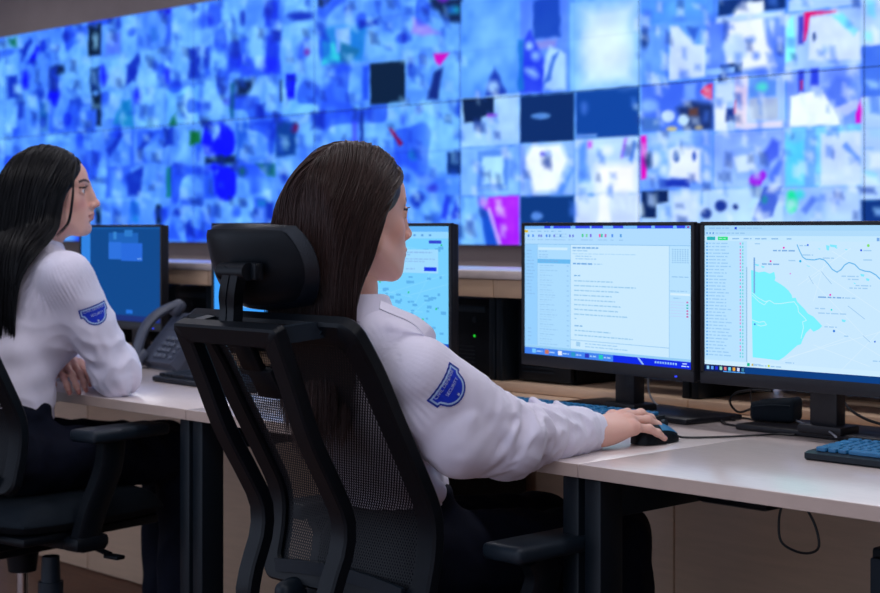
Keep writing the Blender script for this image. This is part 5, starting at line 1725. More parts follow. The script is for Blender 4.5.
def make_hair(Mh, colliders, n, steps, length, seed, rgb, back=0.5, cover=0.0, rad=0.0011, gather=0.0, wisps=(), thick=0.020, sweep=0.0, ymin=None, lim=None):
    """strands combed from a middle parting over the skull, then hanging and kept out of the shoulders"""
    rg = np.random.default_rng(seed)
    A = np.array(Mh)
    Ai = np.linalg.inv(A)
    sc = np.linalg.norm(A[:3, 0])
    c0, r0 = np.array([0, -0.016, 0.030]), np.array([0.0755, 0.0955, 0.0860])
    roots = []
    while len(roots) < n:
        v = rg.normal(size=(4 * n, 3))
        v /= np.linalg.norm(v, axis=1)[:, None]
        p = c0 + v * r0
        y, z = p[:, 1], p[:, 2]
        hl = np.interp(y, [-0.12, -0.05, 0.0, 0.03, 0.055, 0.085], [-0.075, -0.045, 0.000, 0.022, 0.050, 0.066])
        p = p[z > hl]
        roots.extend(p.tolist())
    P0 = np.array(roots[:n])
    nrm = (P0 - c0) / r0 ** 2
    nrm /= np.linalg.norm(nrm, axis=1)[:, None]
    off = 0.003 + thick * rg.random(n) ** 0.8
    side = np.sign(P0[:, 0] + rg.normal(size=n) * 0.004)
    up_k = np.clip((P0[:, 2] - 0.02) / 0.09, 0, 1)
    off = off * (0.45 + 0.55 * np.clip(1 - (P0[:, 2] - 0.02) / 0.10, 0, 1)) + 0.002
    zg = Ai[:3, :3] @ np.array([0, 0, -1.0]); zg /= np.linalg.norm(zg)
    L = length * (0.86 + 0.2 * rg.random(n)) / sc
    step = L / steps
    face = np.array([0, 0.03, -0.03])
    colw = [(np.array(a), np.array(b), ra, rb) for a, b, ra, rb in colliders]

    def dist(p):
        q = (p - c0) / r0
        k0 = np.linalg.norm(q, axis=1)
        k1 = np.linalg.norm((p - c0) / r0 ** 2, axis=1) + 1e-9
        d = k0 * (k0 - 1) / k1
        for c_, r_ in (((0, 0.022, -0.030), (0.064, 0.070, 0.085)),):
            q0 = np.linalg.norm((p - c_) / r_, axis=1)
            q1 = np.linalg.norm((p - c_) / np.array(r_) ** 2, axis=1) + 1e-9
            d = np.minimum(d, q0 * (q0 - 1) / q1)
        w = p @ A[:3, :3].T + A[:3, 3]
        for a, b, ra, rb in colw:
            ba = b - a
            t = np.clip(((w - a) @ ba) / (ba @ ba), 0, 1)
            dd = np.linalg.norm(w - a - t[:, None] * ba, axis=1) - (ra + (rb - ra) * t)
            d = np.minimum(d, dd / sc)
        return d

    p = P0 + nrm * 0.001
    d = nrm * 0.4 + np.stack([side * 1.0, np.full(n, -0.35), np.full(n, 0.0)], 1) * up_k[:, None] + zg
    d /= np.linalg.norm(d, axis=1)[:, None]
    pts = [p.copy()]
    frontness = np.clip((P0[:, 1] + 0.01) / 0.08, 0, 1)
    for i in range(steps):
        s = i / steps
        local = p[:, 2]
        comb = np.stack([side * 0.55 * np.clip((local - 0.045) / 0.06, 0, 1), -back * (0.35 + 0.65 * frontness) * np.clip((local + 0.10) / 0.16, 0, 1.0), np.zeros(n)], 1)
        cov = cover * frontness * np.clip((0.03 - local) / 0.05, 0, 1) * np.clip((local + 0.12) / 0.08, 0, 1)
        comb[:, 1] += cov
        inward = np.zeros((n, 3))
        if gather:
            inward[:, 0] = -np.sign(p[:, 0]) * gather * np.clip((-0.06 - local) / 0.06, 0, 1) * np.clip(np.abs(p[:, 0]) / 0.05, 0, 1)
        comb[:, 1] -= sweep * np.clip((-0.05 - local) / 0.05, 0, 1) * np.clip((p[:, 1] + 0.06) / 0.05, 0, 1)
        g = zg * 0.9 + comb + inward
        d = d * 0.62 + g * 0.38
        d /= np.linalg.norm(d, axis=1)[:, None]
        p = p + d * step[:, None]
        target = np.minimum(off, 0.003 + off * (i + 1) / 3)
        for _ in range(2):
            dd = dist(p)
            k = dd < target
            if k.any():
                e = 0.0008
                gq = np.stack([dist(p[k] + np.eye(3)[a] * e) - dd[k] for a in range(3)], 1)
                gq /= np.linalg.norm(gq, axis=1)[:, None] + 1e-9
                mv = gq * (target[k] - dd[k])[:, None]
                p[k] += mv
        if lim is not None:
            yl = np.interp(p[:, 2], lim[0], lim[1]) + 0.004 * (off / 0.02 - 0.5)
            m_ = (p[:, 2] < lim[0][-1]) & (p[:, 1] > yl)
            p[:, 1] = np.where(m_, p[:, 1] * 0.35 + yl * 0.65, p[:, 1])
        if ymin is not None:
            w = p @ A[:3, :3].T + A[:3, 3]
            w[:, 1] = np.maximum(w[:, 1], ymin + 0.006 * rg.random(n))
            p = (w - A[:3, 3]) @ Ai[:3, :3].T
        nd = p - pts[-1]
        nd /= np.linalg.norm(nd, axis=1)[:, None] + 1e-9
        d = nd
        pts.append(p.copy())
    S = np.stack(pts, 1)                             # n, steps+1, 3
    for _ in range(2):
        S[:, 1:-1] = (S[:, :-2] + 2 * S[:, 1:-1] + S[:, 2:]) / 4
    m = steps + 1
    # gentle waviness shared by neighbouring strands
    ph = noise3(P0 * 30, seed) * 3
    tt = np.linspace(0, 1, m)[None, :]
    S[:, :, 0] += 0.0022 * np.sin(tt * 9 + ph[:, None]) * tt
    S[:, :, 1] += 0.0022 * np.cos(tt * 8 + 1.3 * ph[:, None]) * tt
    for w in wisps:
        q = spline(w, m)
        for j in range(26):
            e = rg.normal(size=3) * 0.0016
            S = np.concatenate([S, (q + e[None, :] * (0.4 + np.linspace(0, 1, m)[:, None]))[None]], 0)
    nn = len(S)
    T = np.gradient(S, axis=1)
    T /= np.linalg.norm(T, axis=2)[:, :, None] + 1e-9
    h = np.array([0.3, 1.0, 0.2])
    U = np.cross(T, h); U /= np.linalg.norm(U, axis=2)[:, :, None] + 1e-9
    Wd = np.cross(T, U)
    prof = np.interp(np.linspace(0, 1, m), [0, 0.1, 0.75, 1], [0.7, 1, 0.85, 0.15])
    rr = rad / sc * prof[None, :, None] * (0.7 + 0.6 * rg.random((nn, 1, 1)))
    rings = []
    for k in range(3):
        a = 2 * math.pi * k / 3
        rings.append(S + rr * (math.cos(a) * U * 1.5 + math.sin(a) * Wd))
    V = np.stack(rings, 2).reshape(-1, 3)            # n, m, 3
    base = (np.arange(nn) * m * 3)[:, None, None]
    ii = (np.arange(m - 1) * 3)[None, :, None]
    kk = np.arange(3)[None, None, :]
    a = base + ii + kk
    b = base + ii + (kk + 1) % 3
    Fc = np.stack([a, b, b + 3, a + 3], -1).reshape(-1, 4)
    tone = 0.8 + 0.45 * rg.random(nn) ** 2
    cols = np.repeat((lin(rgb)[None, :] * tone[:, None])[:, None, :], m * 3, 1).reshape(-1, 3)
    return xf(Mh, V), Fc, cols


def hair_cap(Mh, rgb):
    """the closed under-layer below the strands"""
    f = Field((-0.11, -0.14, -0.16), (0.11, 0.12, 0.14), 0.0035)
    f.ell((0, -0.016, 0.030), (0.0775, 0.0975, 0.0880), 0.01)
    f.ell((0, -0.045, -0.035), (0.070, 0.062, 0.095), 0.03)
    f.ell((0, 0.060, -0.055), (0.078, 0.060, 0.105), 0.006, sub=True)
    f.ell((0, 0.100, 0.030), (0.064, 0.034, 0.044), 0.006, sub=True)
    V, Fc = f.mesh()
    V = relax(V, Fc, 2)
    return xf(Mh, V), Fc, np.tile(lin(rgb) * 0.8, (len(V), 1))


def join(parts):
    vs, fs, cs, b = [], [], [], 0
    for V, Fc, c in parts:
        vs.append(V); fs.append(Fc + b); cs.append(c); b += len(V)
    return np.concatenate(vs), np.concatenate(fs), np.concatenate(cs)


def arm_param(V, sh, el, wr):
    """position along shoulder-elbow-wrist (0..2), angle about the arm, distance from its axis"""
    best = np.full(len(V), 1e9); t = np.zeros(len(V)); ang = np.zeros(len(V))
    for k, (a, b) in enumerate(((sh, el), (el, wr))):
        ba = b - a
        L = np.linalg.norm(ba)
        q = ((V - a) @ ba) / (L * L)
        qc = np.clip(q, 0, 1)
        r = V - a - qc[:, None] * ba
        d = np.linalg.norm(r, axis=1)
        u = np.cross(ba, V3(0, 0, 1)); u /= np.linalg.norm(u)
        w = np.cross(ba / L, u)
        m = d < best
        best = np.where(m, d, best)
        t = np.where(m, k + qc, t)
        ang = np.where(m, np.arctan2(r @ w, r @ u), ang)
    return t, ang, best


def sleeve_folds(V, N, sh, el, wr, seed, amp=1.0, pucker=0.0012):
    t, ang, d = arm_param(V, sh, el, wr)
    w = np.clip(1.25 - d / 0.085, 0, 1) * np.clip((t - 0.06) / 0.2, 0, 1)
    env = np.interp(t, [0, 0.35, 0.75, 1.0, 1.25, 1.7, 2.0], [0.25, 0.3, 0.8, 1.0, 0.9, 0.8, 0.35])
    p = np.stack([t * 4.2 + 0.30 * np.sin(ang + seed), np.cos(ang) * 0.55, np.sin(ang) * 0.55], 1)
    r = noise3(p * 1.0, seed)
    ridge = 1 - 2 * np.abs(noise3(p * 1.25 + 3.1, seed + 5))
    long_ = noise3(np.stack([t * 1.2, np.cos(ang) * 1.4, np.sin(ang) * 1.4], 1), seed + 9)
    disp = (0.0070 * r + 0.0105 * (ridge - 0.35) * env + 0.003 * long_) * env * w * amp
    pk = pucker * np.sin(ang * 40) * np.exp(-((t - 0.08) / 0.09) ** 2) * (d < 0.12)   # puckered armhole seam
    return V + N * (disp + pk)[:, None]


def badge_on(parent, shirt, px, py, imgdir, size, words, cover_label):
    """shield badge sewn onto the sleeve: lies on the cloth, follows its curve"""
    from mathutils.bvhtree import BVHTree
    me = shirt.data
    bvh = BVHTree.FromPolygons([v.co.copy() for v in me.vertices], [tuple(p.vertices) for p in me.polygons])
    off = np.array(parent.location)
    r = ray(px, py)
    o = np.array([0, 0, CAMZ]) - off
    hit = bvh.ray_cast(Vector(o), Vector(r).normalized())
    if hit[0] is None:
        return
    c = np.array(hit[0])
    nn = np.zeros(3)                                 # average normal of the cloth around
    for a in np.linspace(-0.018, 0.018, 5):
        for b in np.linspace(-0.018, 0.018, 5):
            h = bvh.find_nearest(Vector(c + CR * a + V3(0, 0, b)))
            if h[0] is not None:
                nn += np.array(h[1])
    nn /= np.linalg.norm(nn)
    a_ = CR * imgdir[0] + V3(0, 0, -imgdir[1])
    a_ = a_ - r * ((a_ @ nn) / (r @ nn)); a_ /= np.linalg.norm(a_)
    b_ = np.cross(a_, nn)                            # "down" of the badge
    if b_ @ (CR * -imgdir[1] + V3(0, 0, -imgdir[0])) < 0:
        b_ = -b_

    def put(u, v, lift):
        p = c + (a_ * u + b_ * v) * size
        h = bvh.ray_cast(Vector(p + nn * 0.06), Vector(-nn), 0.12)
        q = np.array(h[0]) if h[0] is not None else p
        return q + nn * lift
    # outline in units of the badge width: a banner with a round shield below
    out = [(-0.5, -0.27), (0.5, -0.27), (0.5, 0.03), (0.42, 0.05)]
    out += [(0.40 * math.cos(t), 0.06 + 0.34 * math.sin(t)) for t in np.linspace(0.15, math.pi - 0.15, 12)]
    out += [(-0.42, 0.05), (-0.5, 0.03)]
    out = np.array(out)
    n = 84
    gu = np.linspace(-0.52, 0.52, n); gv = np.linspace(-0.29, 0.42, int(n * 0.68))
    GU, GV = np.meshgrid(gu, gv, indexing='ij')
    sd = poly_sd(out, GU.ravel(), GV.ravel())
    col = np.where((sd > -0.045)[:, None], np.array((26, 52, 158.0)), np.where((sd > -0.085)[:, None], np.array((172, 200, 236.0)), np.array((16, 52, 196.0))))
    keep = sd < 0.004
    idx = -np.ones(len(sd), int); idx[keep] = np.arange(keep.sum())
    P_ = np.array([put(u, v, 0.0012) for u, v in zip(GU.ravel()[keep], GV.ravel()[keep])])
    I = idx.reshape(GU.shape)
    q = np.stack([I[:-1, :-1].ravel(), I[1:, :-1].ravel(), I[1:, 1:].ravel(), I[:-1, 1:].ravel()], 1)
    q = q[(q >= 0).all(1)]
    bo = link_mesh('sleeve_badge', P_, q, M['badge_attr'], parent, True, lin(col[keep]))
    bo['label'] = cover_label
    for txt, v, hgt, u0, wd in words:
        cu = bpy.data.curves.new('t', 'FONT')
        cu.body = txt
        cu.align_x = 'CENTER'; cu.align_y = 'CENTER'
        to = bpy.data.objects.new('t', cu)
        COL.objects.link(to)
        dg = bpy.context.evaluated_depsgraph_get()
        tm = bpy.data.meshes.new_from_object(to.evaluated_get(dg))
        bpy.data.objects.remove(to)
        if not len(tm.vertices):
            continue
        Q = np.array([v_.co for v_ in tm.vertices])
        Q[:, 0] *= wd / max(1e-6, Q[:, 0].max() - Q[:, 0].min())
        Q[:, 1] *= hgt / max(1e-6, Q[:, 1].max() - Q[:, 1].min())
        Vt = [put(u0 + x, v - y, 0.0018) for x, y, _ in Q]
        link_mesh('lettering', Vt, [tuple(p.vertices) for p in tm.polygons], M['thread'], bo)
        bpy.data.meshes.remove(tm)
    st = [(0.0 + 0.045 * (1 if i % 2 else 0.45) * math.sin(i * math.pi / 5), 0.26 - 0.05 * (1 if i % 2 else 0.45) * math.cos(i * math.pi / 5)) for i in range(10)]
    link_mesh('emblem', [put(u, v, 0.0018) for u, v in st], [tuple(range(10))], M['thread'], bo)


M['badge_attr'] = mat_attr('badge_cloth', 0.6, 0.3, bump=0.2, bscale=900)


def make_person(label, J, seed):
    """J: the joints of the pose, world metres"""
    base = np.array([J['hip'][0], J['hip'][1], 0.0])
    t = thing('person', label, 'person', tuple(base))
    loc = lambda V: V - base
    ax = J['right']                                  # the sitter's right, horizontal unit vector
    fw = V3(-ax[1], ax[0], 0)                        # forward
    yaw = math.atan2(ax[1], ax[0])
    S = {-1: 'L', 1: 'R'}
    # ---- body
    Mh = head_matrix(J['head'], J['head_yaw'], J['head_pitch'], J['head_scale'])
    parts = [(xf(Mh, HEAD_V), HEAD_F, head_colours(HEAD_V))]
    lo = np.min([np.min([J['sh' + k], J['el' + k], J['wr' + k], J['kn' + k], J['an' + k]], 0) for k in 'LR'], 0) - 0.2
    hi = np.max([np.max([J['sh' + k], J['el' + k], J['wr' + k], J['kn' + k], J['an' + k]], 0) for k in 'LR'], 0) + 0.2
    lo[2] = -0.01
    hi[2] = J['head'][2] + 0.02
    f = Field(lo, hi, 0.009)
    nk = J['neck']
    f.cone(nk + V3(0, 0, 0.03), nk + V3(0, 0, -0.06), 0.043, 0.040, 0.02)
    f.ell(J['chest'] + V3(0, 0, -0.035), (0.115, 0.080, 0.12), 0.04, rot=(0, 0, yaw))
    f.ell(J['waist'], (0.090, 0.065, 0.14), 0.04, rot=(0, 0, yaw))
    f.ell(J['hip'], (0.115, 0.075, 0.09), 0.04, rot=(0, 0, yaw))
    for k in 'LR':
        f.cone(nk + V3(0, 0, -0.06), J['sh' + k] + V3(0, 0, -0.01), 0.03, 0.034, 0.03)
        f.cone(J['sh' + k], J['el' + k], 0.044, 0.034, 0.02)
        f.cone(J['el' + k], J['wr' + k], 0.034, 0.022, 0.02)
        hp = J['hip'] + ax * (0.085 if k == 'R' else -0.085) + V3(0, 0, -0.015)
        f.cone(hp + fw * 0.04, J['kn' + k], 0.055, 0.048, 0.03)
        f.cone(J['kn' + k], J['an' + k], 0.046, 0.030, 0.02)
        f.cone(J['an' + k], J['an' + k] + fw * 0.12 + V3(0, 0, -0.045), 0.026, 0.020, 0.02)
    V, Fc = f.mesh()
    parts.append((V, Fc, np.tile(lin(SKIN), (len(V), 1))))
    for k, s in (('R', 1), ('L', -1)):
        h = J['hand' + k]
        parts.append(hand_mesh(J['wr' + k], h['dist'], h['up'], s, h['flex'], h['spread'], h.get('thumb', (0, 0, 0)), h.get('size', 1.0), 0.09, h.get('nails', (206, 140, 128))))
    V, Fc, C = join(parts)
    link_mesh('body', loc(V), Fc, M['skin'], t, True, C)
    # lashes
    for s in (-1, 1):
        vs, fs = [], []
        for i in range(11):
            u = i / 10
            e = V3(s * (0.019 + 0.025 * u), 0.0835 - 0.007 * (u - 0.35) ** 2 * 4, 0.006 + 0.003 * math.sin(math.pi * u))
            vs += [e, e + V3(s * 0.004 * u, 0.008, 0.003)]
        for i in range(10):
            fs.append((2 * i, 2 * i + 1, 2 * i + 3, 2 * i + 2))
        o = link_mesh('eyelash', loc(xf(Mh, np.array(vs))), fs, M['lash'], t)
    # ---- shirt
    hem = J['hem']
    lo2 = np.min([np.min([J['sh' + k], J['el' + k], J['wr' + k]], 0) for k in 'LR'] + [J['hip'] - 0.2], 0) - 0.11
    hi2 = np.max([np.max([J['sh' + k], J['el' + k], J['wr' + k]], 0) for k in 'LR'] + [J['hip'] + 0.2], 0) + 0.11
    lo2[2] = hem - 0.02
    hi2[2] = nk[2] + 0.06
    f = Field(lo2, hi2, 0.0042)
    f.ell(J['chest'] + fw * 0.016 + V3(0, 0, -0.025), (0.150, 0.102, 0.155), 0.05, rot=(0, 0, yaw))
    f.ell(J['bust'] + V3(0, 0, -0.03), (0.120, 0.075, 0.070), 0.05, rot=(0, 0, yaw))
    f.ell(J['waist'], (0.116, 0.090, 0.16), 0.05, rot=(0, 0, yaw))
    f.ell(J['hip'] + V3(0, 0, 0.06), (0.120, 0.095, 0.12), 0.05, rot=(0, 0, yaw))
    for k in 'LR':
        f.cone(nk + V3(0, 0, -0.040), J['sh' + k] + V3(0, 0, -0.002), 0.056, 0.044, 0.035)
        f.cone(J['sh' + k], J['el' + k], J.get('sl_r', 0.064), J.get('el_r', 0.055), 0.03)
        wv = J['wr' + k]
        w1 = J['el' + k] + (wv - J['el' + k]) * 0.80
        f.cone(J['el' + k], w1 + V3(0, 0, 0.004), J.get('el_r', 0.057), 0.046, 0.02)
        f.cone(w1, J['el' + k] + (wv - J['el' + k]) * 0.94, 0.043, 0.0345, 0.015)
        d = wv - J['el' + k]
        f.cut(J['el' + k] + d * 0.97, d) if False else None
    for a, b, ra, rb, kk in J.get('folds', ()):
        f.cone(a, b, ra, rb, kk)
    for k in 'LR':                                   # open the sleeves at the cuff
        d = J['wr' + k] - J['el' + k]
        d = d / np.linalg.norm(d)
        f.cone(J['wr' + k] + d * 0.052, J['wr' + k] + d * 0.12, 0.05, 0.05, 0.004, sub=True)
    f.ell(nk + V3(0, 0, 0.075) + fw * 0.008, (0.062, 0.066, 0.075), 0.01, sub=True)
    V, Fc = f.mesh()
    V = relax(V, Fc, 2, 0.5)
    N = normals(V, Fc)
    for k in 'LR':
        V = sleeve_folds(V, N, J['sh' + k], J['el' + k], J['wr' + k], seed + (1 if k == 'L' else 0), 1.0, J.get('pucker', 0.0012))
    q = np.stack([(V - J['waist']) @ ax * 5 + V[:, 2] * 7, (V - J['waist']) @ fw * 5, V[:, 2] * 4 - (V - J['waist']) @ ax * 6], 1)
    tor = np.exp(-(np.linalg.norm((V - J['waist']) / np.array([0.22, 0.22, 0.22]), axis=1)) ** 2)
    V = V + N * (0.0085 * (1 - 2 * np.abs(noise3(q, seed + 3))) * tor)[:, None]
    V = relax(V, Fc, 1, 0.35)
    sh = link_mesh('shirt', loc(V), Fc, M['shirt'], t, True)
    # armhole seams, collar, cuffs, shoulder straps
    for k, s in (('R', 1), ('L', -1)):
        a, b = J['el' + k], J['wr' + k]
        d = (b - a) / np.linalg.norm(b - a)
        u = np.cross(d, V3(0, 0, 1)); u /= np.linalg.norm(u)
        w = np.cross(d, u)
        n = 28
        vs, fs = [], []
        rings_ = ((-0.045, 0.0385), (-0.043, 0.0425), (-0.02, 0.0410), (0.004, 0.0405), (0.012, 0.0400), (0.013, 0.0370), (-0.02, 0.0360))
        for dd, rr in rings_:
            for i in range(n):
                th = 2 * math.pi * i / n
                r2 = rr * (1 + 0.05 * math.sin(2 * th + seed) + 0.03 * math.sin(5 * th))
                vs.append(loc(b + d * dd + (math.cos(th) * u + math.sin(th) * w * 0.92) * r2))
        for a_ in range(len(rings_) - 1):
            for i in range(n):
                fs.append((a_ * n + i, a_ * n + (i + 1) % n, (a_ + 1) * n + (i + 1) % n, (a_ + 1) * n + i))
        MB().add(vs, fs).build('cuff', M['shirt'], sh, True)
        # strap: a folded loop on the shoulder
        p = [loc(q_) + V3(0, 0, 0.002) for i_, q_ in enumerate(J['strap' + k])]
        MB().sweep(spline(p, 22), fw, [(0.013, 0.0012), (-0.013, 0.0012), (-0.013, -0.0012), (0.013, -0.0012)]).build('shoulder_strap', M['shirt'], sh, True)
    n = 40
    vs, fs = [], []
    rings_ = ((-0.016, 0.062, 0.0), (0.010, 0.059, 0.0), (0.030, 0.056, 0.0), (0.032, 0.059, 0.0), (0.012, 0.066, 0.0), (-0.014, 0.075, 0.0))
    for dz_, rr, _ in rings_:
        for i in range(n):
            th = 2 * math.pi * i / n
            fr = max(0.0, math.sin(th))
            dv = ax * math.cos(th) * rr + fw * (math.sin(th) * rr * 1.04 + 0.004)
            vs.append(loc(nk + dv + V3(0, 0, dz_ - 0.016 * fr * fr - 0.014)))
    for a_ in range(len(rings_) - 1):
        for i in range(n):
            if not (8 <= i <= 11):
                fs.append((a_ * n + i, a_ * n + (i + 1) % n, (a_ + 1) * n + (i + 1) % n, (a_ + 1) * n + i))
    MB().add(vs, fs).build('collar', M['shirt'], sh, True)
    # ---- trousers and shoes
    lo3 = np.min([J['knL'], J['knR'], J['anL'], J['anR'], J['hip']], 0) - 0.25
    hi3 = np.max([J['knL'], J['knR'], J['anL'], J['anR'], J['hip']], 0) + 0.25
    lo3[2] = 0.03
    f = Field(lo3, hi3, 0.0075)
    f.ell(J['hip'] + V3(0, 0, -0.005), (0.152, 0.106, 0.105), 0.05, rot=(0, 0, yaw))
    f.ell(J['hip'] * 0.55 + J['waist'] * 0.45 + V3(0, 0, 0.03), (0.126, 0.094, 0.10), 0.05, rot=(0, 0, yaw))
    for k in 'LR':
        hp = J['hip'] + ax * (0.088 if k == 'R' else -0.088) + V3(0, 0, -0.012)
        f.cone(hp + fw * 0.03, J['kn' + k], 0.082, 0.066, 0.04)
        f.cone(J['kn' + k], J['an' + k] + V3(0, 0, 0.02), 0.064, 0.060, 0.03)
    f.cut((0, 0, J['hip'][2] + 0.122), (0, 0, 1))
    V, Fc = f.mesh()
    V = relax(V, Fc, 2)
    N = normals(V, Fc)
    V = V + N * (0.005 * (1 - 2 * np.abs(noise3(V * np.array([7, 9, 7.0]), seed + 20))))[:, None]
    tr = link_mesh('trousers', loc(V), Fc, M['trousers'], t, True)
    for k in 'LR':
        f = Field(J['an' + k] - 0.14, J['an' + k] + np.array([0.2, 0.2, 0.08]), 0.004)
        a = J['an' + k]
        g = V3(a[0], a[1], 0)
        f.cone(g - fw * 0.03 + V3(0, 0, 0.040), g + fw * 0.03 + V3(0, 0, 0.045), 0.036, 0.036, 0.02)
        f.cone(g + fw * 0.03 + V3(0, 0, 0.035), g + fw * 0.125 + V3(0, 0, 0.022), 0.036, 0.024, 0.03)
        f.cut((0, 0, 0.004), (0, 0, -1))
        V, Fc = f.mesh()
        link_mesh('shoe', loc(relax(V, Fc, 2)), Fc, M['shoe'], t, True)
    # ---- hair
    cap = hair_cap(Mh, J['hair_rgb'])
    col = [(J['shL'], J['shR'], 0.060, 0.060), (nk + V3(0, 0, 0.02), nk + V3(0, 0, -0.05), 0.060, 0.070), (J['chest'] + V3(0, 0, 0.08), J['chest'] + V3(0, 0, -0.08), 0.120, 0.125),
           (nk + V3(0, 0, -0.04), J['shR'], 0.064, 0.058), (nk + V3(0, 0, -0.04), J['shL'], 0.064, 0.058), (J['shR'], J['elR'], 0.066, 0.060)]
    strands = make_hair(Mh, col, J['hair_n'], J['hair_steps'], J['hair_len'], seed + 40, J['hair_rgb'], J['hair_back'], J.get('hair_cover', 0), J.get('hair_rad', 0.0011), J.get('hair_gather', 0), J.get('wisps', ()), J.get('hair_thick', 0.02), J.get('hair_sweep', 0), J.get('hair_ymin'), J.get('hair_lim'))
    V, Fc, C = join([cap, strands])
    link_mesh('hair', loc(V), Fc, M['hair'], t, True, C)
    return t, sh


relaxed = [(12, 18, 10), (12, 20, 12), (14, 22, 12), (16, 22, 12)]
# ---- the woman in front, right hand on the mouse
RIDGES = []
for chain in (((488, 398, 2.80), (499, 412, 2.762), (511, 436, 2.757), (520, 456, 2.775)), ((503, 396, 2.825), (517, 408, 2.785), (532, 432, 2.79), (540, 450, 2.81)),
              ((532, 401, 2.89), (545, 414, 2.86), (556, 434, 2.865), (560, 448, 2.885)), ((556, 404, 2.94), (567, 416, 2.912), (574, 434, 2.915)), ((455, 428, 2.715), (470, 418, 2.722), (488, 404, 2.765))):
    pts_ = [at_depth(*c_) for c_ in chain]
    for a_, b_ in zip(pts_[:-1], pts_[1:]):
        RIDGES.append((a_, b_, 0.0085, 0.0085, 0.012))
W1 = dict(
    hip=V3(-2.212, 2.008, 0.560), waist=V3(-2.190, 1.974, 0.735), chest=V3(-2.160, 1.910, 0.885), bust=V3(-2.158, 1.970, 0.880), neck=V3(-2.155, 1.862, 1.020), right=V3(1, 0, 0),
    shR=V3(-1.998, 1.872, 0.904), shL=V3(-2.322, 1.888, 0.930), elR=V3(-1.938, 2.050, 0.786), elL=V3(-2.420, 2.060, 0.785),
    wrR=V3(-1.955, 2.266, 0.774), wrL=V3(-2.330, 2.310, 0.775),
    knR=V3(-2.078, 2.495, 0.525), knL=V3(-2.290, 2.500, 0.525), anR=V3(-2.050, 2.520, 0.10), anL=V3(-2.300, 2.500, 0.10), hem=0.668,
    head=V3(-2.1615, 1.878, 1.184), head_yaw=math.radians(-9), head_pitch=math.radians(-3), head_scale=(0.99, 0.97, 1.05),
    handR=dict(dist=V3(0.05, 0.99, 0.16), up=V3(0.10, -0.1, 1), flex=[(6, 20, 12), (8, 22, 12), (12, 20, 10), (16, 16, 8)], spread=(-3, 1, 6, 13), thumb=(0.004, 0.0, -0.014), size=1.12, nails=(88, 50, 92)),
    handL=dict(dist=V3(0.15, 0.98, -0.02), up=V3(0, 0, 1), flex=relaxed, spread=(-4, 0, 3, 8)),
    strapR=[at_depth(380, 306, 2.73), at_depth(396, 313, 2.735), at_depth(414, 321, 2.74), at_depth(427, 332, 2.74), at_depth(430, 341, 2.745), at_depth(425, 348, 2.75), at_depth(415, 347, 2.76)],
    strapL=[V3(-2.240, 1.865, 1.008), V3(-2.265, 1.872, 1.006), V3(-2.300, 1.878, 0.994), V3(-2.322, 1.880, 0.984), V3(-2.328, 1.880, 0.972), V3(-2.315, 1.879, 0.974)],
    folds=RIDGES + [(V3(-1.995, 1.89, 0.83), V3(-1.968, 1.935, 0.782), 0.058, 0.052, 0.03), (V3(-1.968, 1.935, 0.782), V3(-1.945, 2.03, 0.764), 0.052, 0.048, 0.03), (V3(-2.075, 1.94, 0.715), V3(-2.050, 1.952, 0.690), 0.030, 0.028, 0.03)],
    hair_lim=([-0.16, -0.09, 0.0, 0.04, 0.065], [0.004, -0.002, 0.008, 0.032, 0.070]), hair_rgb=(54, 34, 30), hair_n=6000, hair_steps=24, hair_len=0.37, hair_back=1.5, hair_thick=0.013, hair_rad=0.0008, hair_sweep=0.9, hair_ymin=1.752)
p1, s1 = make_person('brown haired woman in a white shirt, seen from behind, hand on a mouse', W1, 11)
badge_on(p1, s1, 449.5, 388, (0.50, -0.866), 0.078, [('CIVIL DEFENSE', -0.14, 0.085, 0.0, 0.74), ('SECURITY', 0.04, 0.075, 0.05, 0.46)], 'blue shield badge with pale lettering')

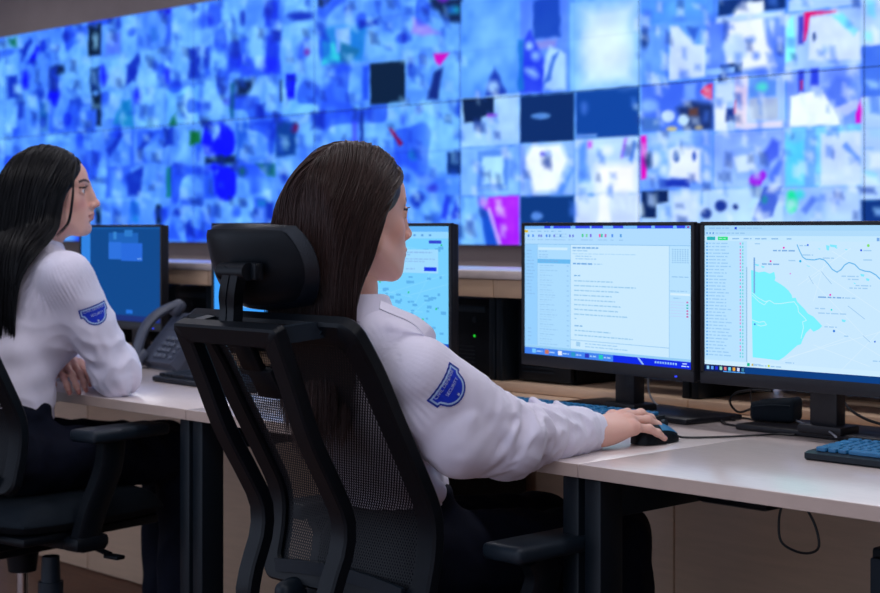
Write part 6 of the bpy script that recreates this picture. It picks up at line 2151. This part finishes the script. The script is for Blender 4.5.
# ---- the woman at the left, arms folded on the desk
ya = math.radians(-20)
W2 = dict(
    hip=V3(-3.560, 1.960, 0.610), waist=V3(-3.555, 1.975, 0.790), chest=V3(-3.570, 2.045, 0.975), bust=V3(-3.545, 2.105, 0.965), neck=V3(-3.585, 2.050, 1.110), right=V3(math.cos(ya), math.sin(ya), 0),
    shR=V3(-3.420, 2.035, 1.035), shL=V3(-3.735, 2.120, 1.035), elR=V3(-3.392, 2.160, 0.800), elL=V3(-3.850, 2.280, 0.800),
    wrR=V3(-3.620, 2.250, 0.790), wrL=V3(-3.640, 2.150, 0.812),
    knR=V3(-3.490, 2.420, 0.560), knL=V3(-3.640, 2.470, 0.560), anR=V3(-3.520, 2.440, 0.10), anL=V3(-3.650, 2.480, 0.10), hem=0.700,
    head=V3(-3.570, 2.085, 1.249), head_yaw=math.radians(-37), head_pitch=math.radians(0), head_scale=(0.98, 0.99, 0.975),
    handR=dict(dist=V3(-0.92, 0.36, -0.05), up=V3(0, 0, 1), flex=relaxed, spread=(-3, 0, 3, 7)),
    handL=dict(dist=V3(0.93, -0.30, -0.05), up=V3(0.05, -0.35, 1), flex=[(22, 34, 22), (24, 36, 22), (28, 38, 22), (32, 40, 22)], spread=(-2, 0, 2, 4)),
    strapR=[V3(-3.51, 2.03, 1.098), V3(-3.48, 2.03, 1.094), V3(-3.45, 2.03, 1.088), V3(-3.43, 2.03, 1.080), V3(-3.42, 2.03, 1.072), V3(-3.43, 2.03, 1.074)],
    strapL=[V3(-3.66, 2.08, 1.098), V3(-3.69, 2.09, 1.094), V3(-3.71, 2.10, 1.088), V3(-3.73, 2.11, 1.080), V3(-3.74, 2.12, 1.072), V3(-3.73, 2.12, 1.074)],
    hair_lim=([-0.12, -0.10, 0.0, 0.04, 0.065], [0.02, 0.026, 0.042, 0.062, 0.085]), hair_rgb=(13, 13, 19), hair_n=4200, hair_steps=24, hair_len=0.47, hair_back=0.65, hair_cover=0.25, hair_thick=0.017, hair_rad=0.0009, hair_sweep=0.8,
    pucker=0.0026, wisps=[[V3(0.045, 0.066, 0.075), V3(0.066, 0.060, 0.03), V3(0.074, 0.058, -0.02), V3(0.074, 0.048, -0.08), V3(0.070, 0.020, -0.115)]])
p2, s2 = make_person('black haired woman in a white shirt, seen in profile, leaning on the desk', W2, 23)
badge_on(p2, s2, 95.5, 313, (0.93, -0.36), 0.074, [('CIVIL DEFENSE', -0.14, 0.085, 0.0, 0.74), ('SECURITY', 0.04, 0.075, 0.05, 0.46)], 'blue shield badge with pale lettering')
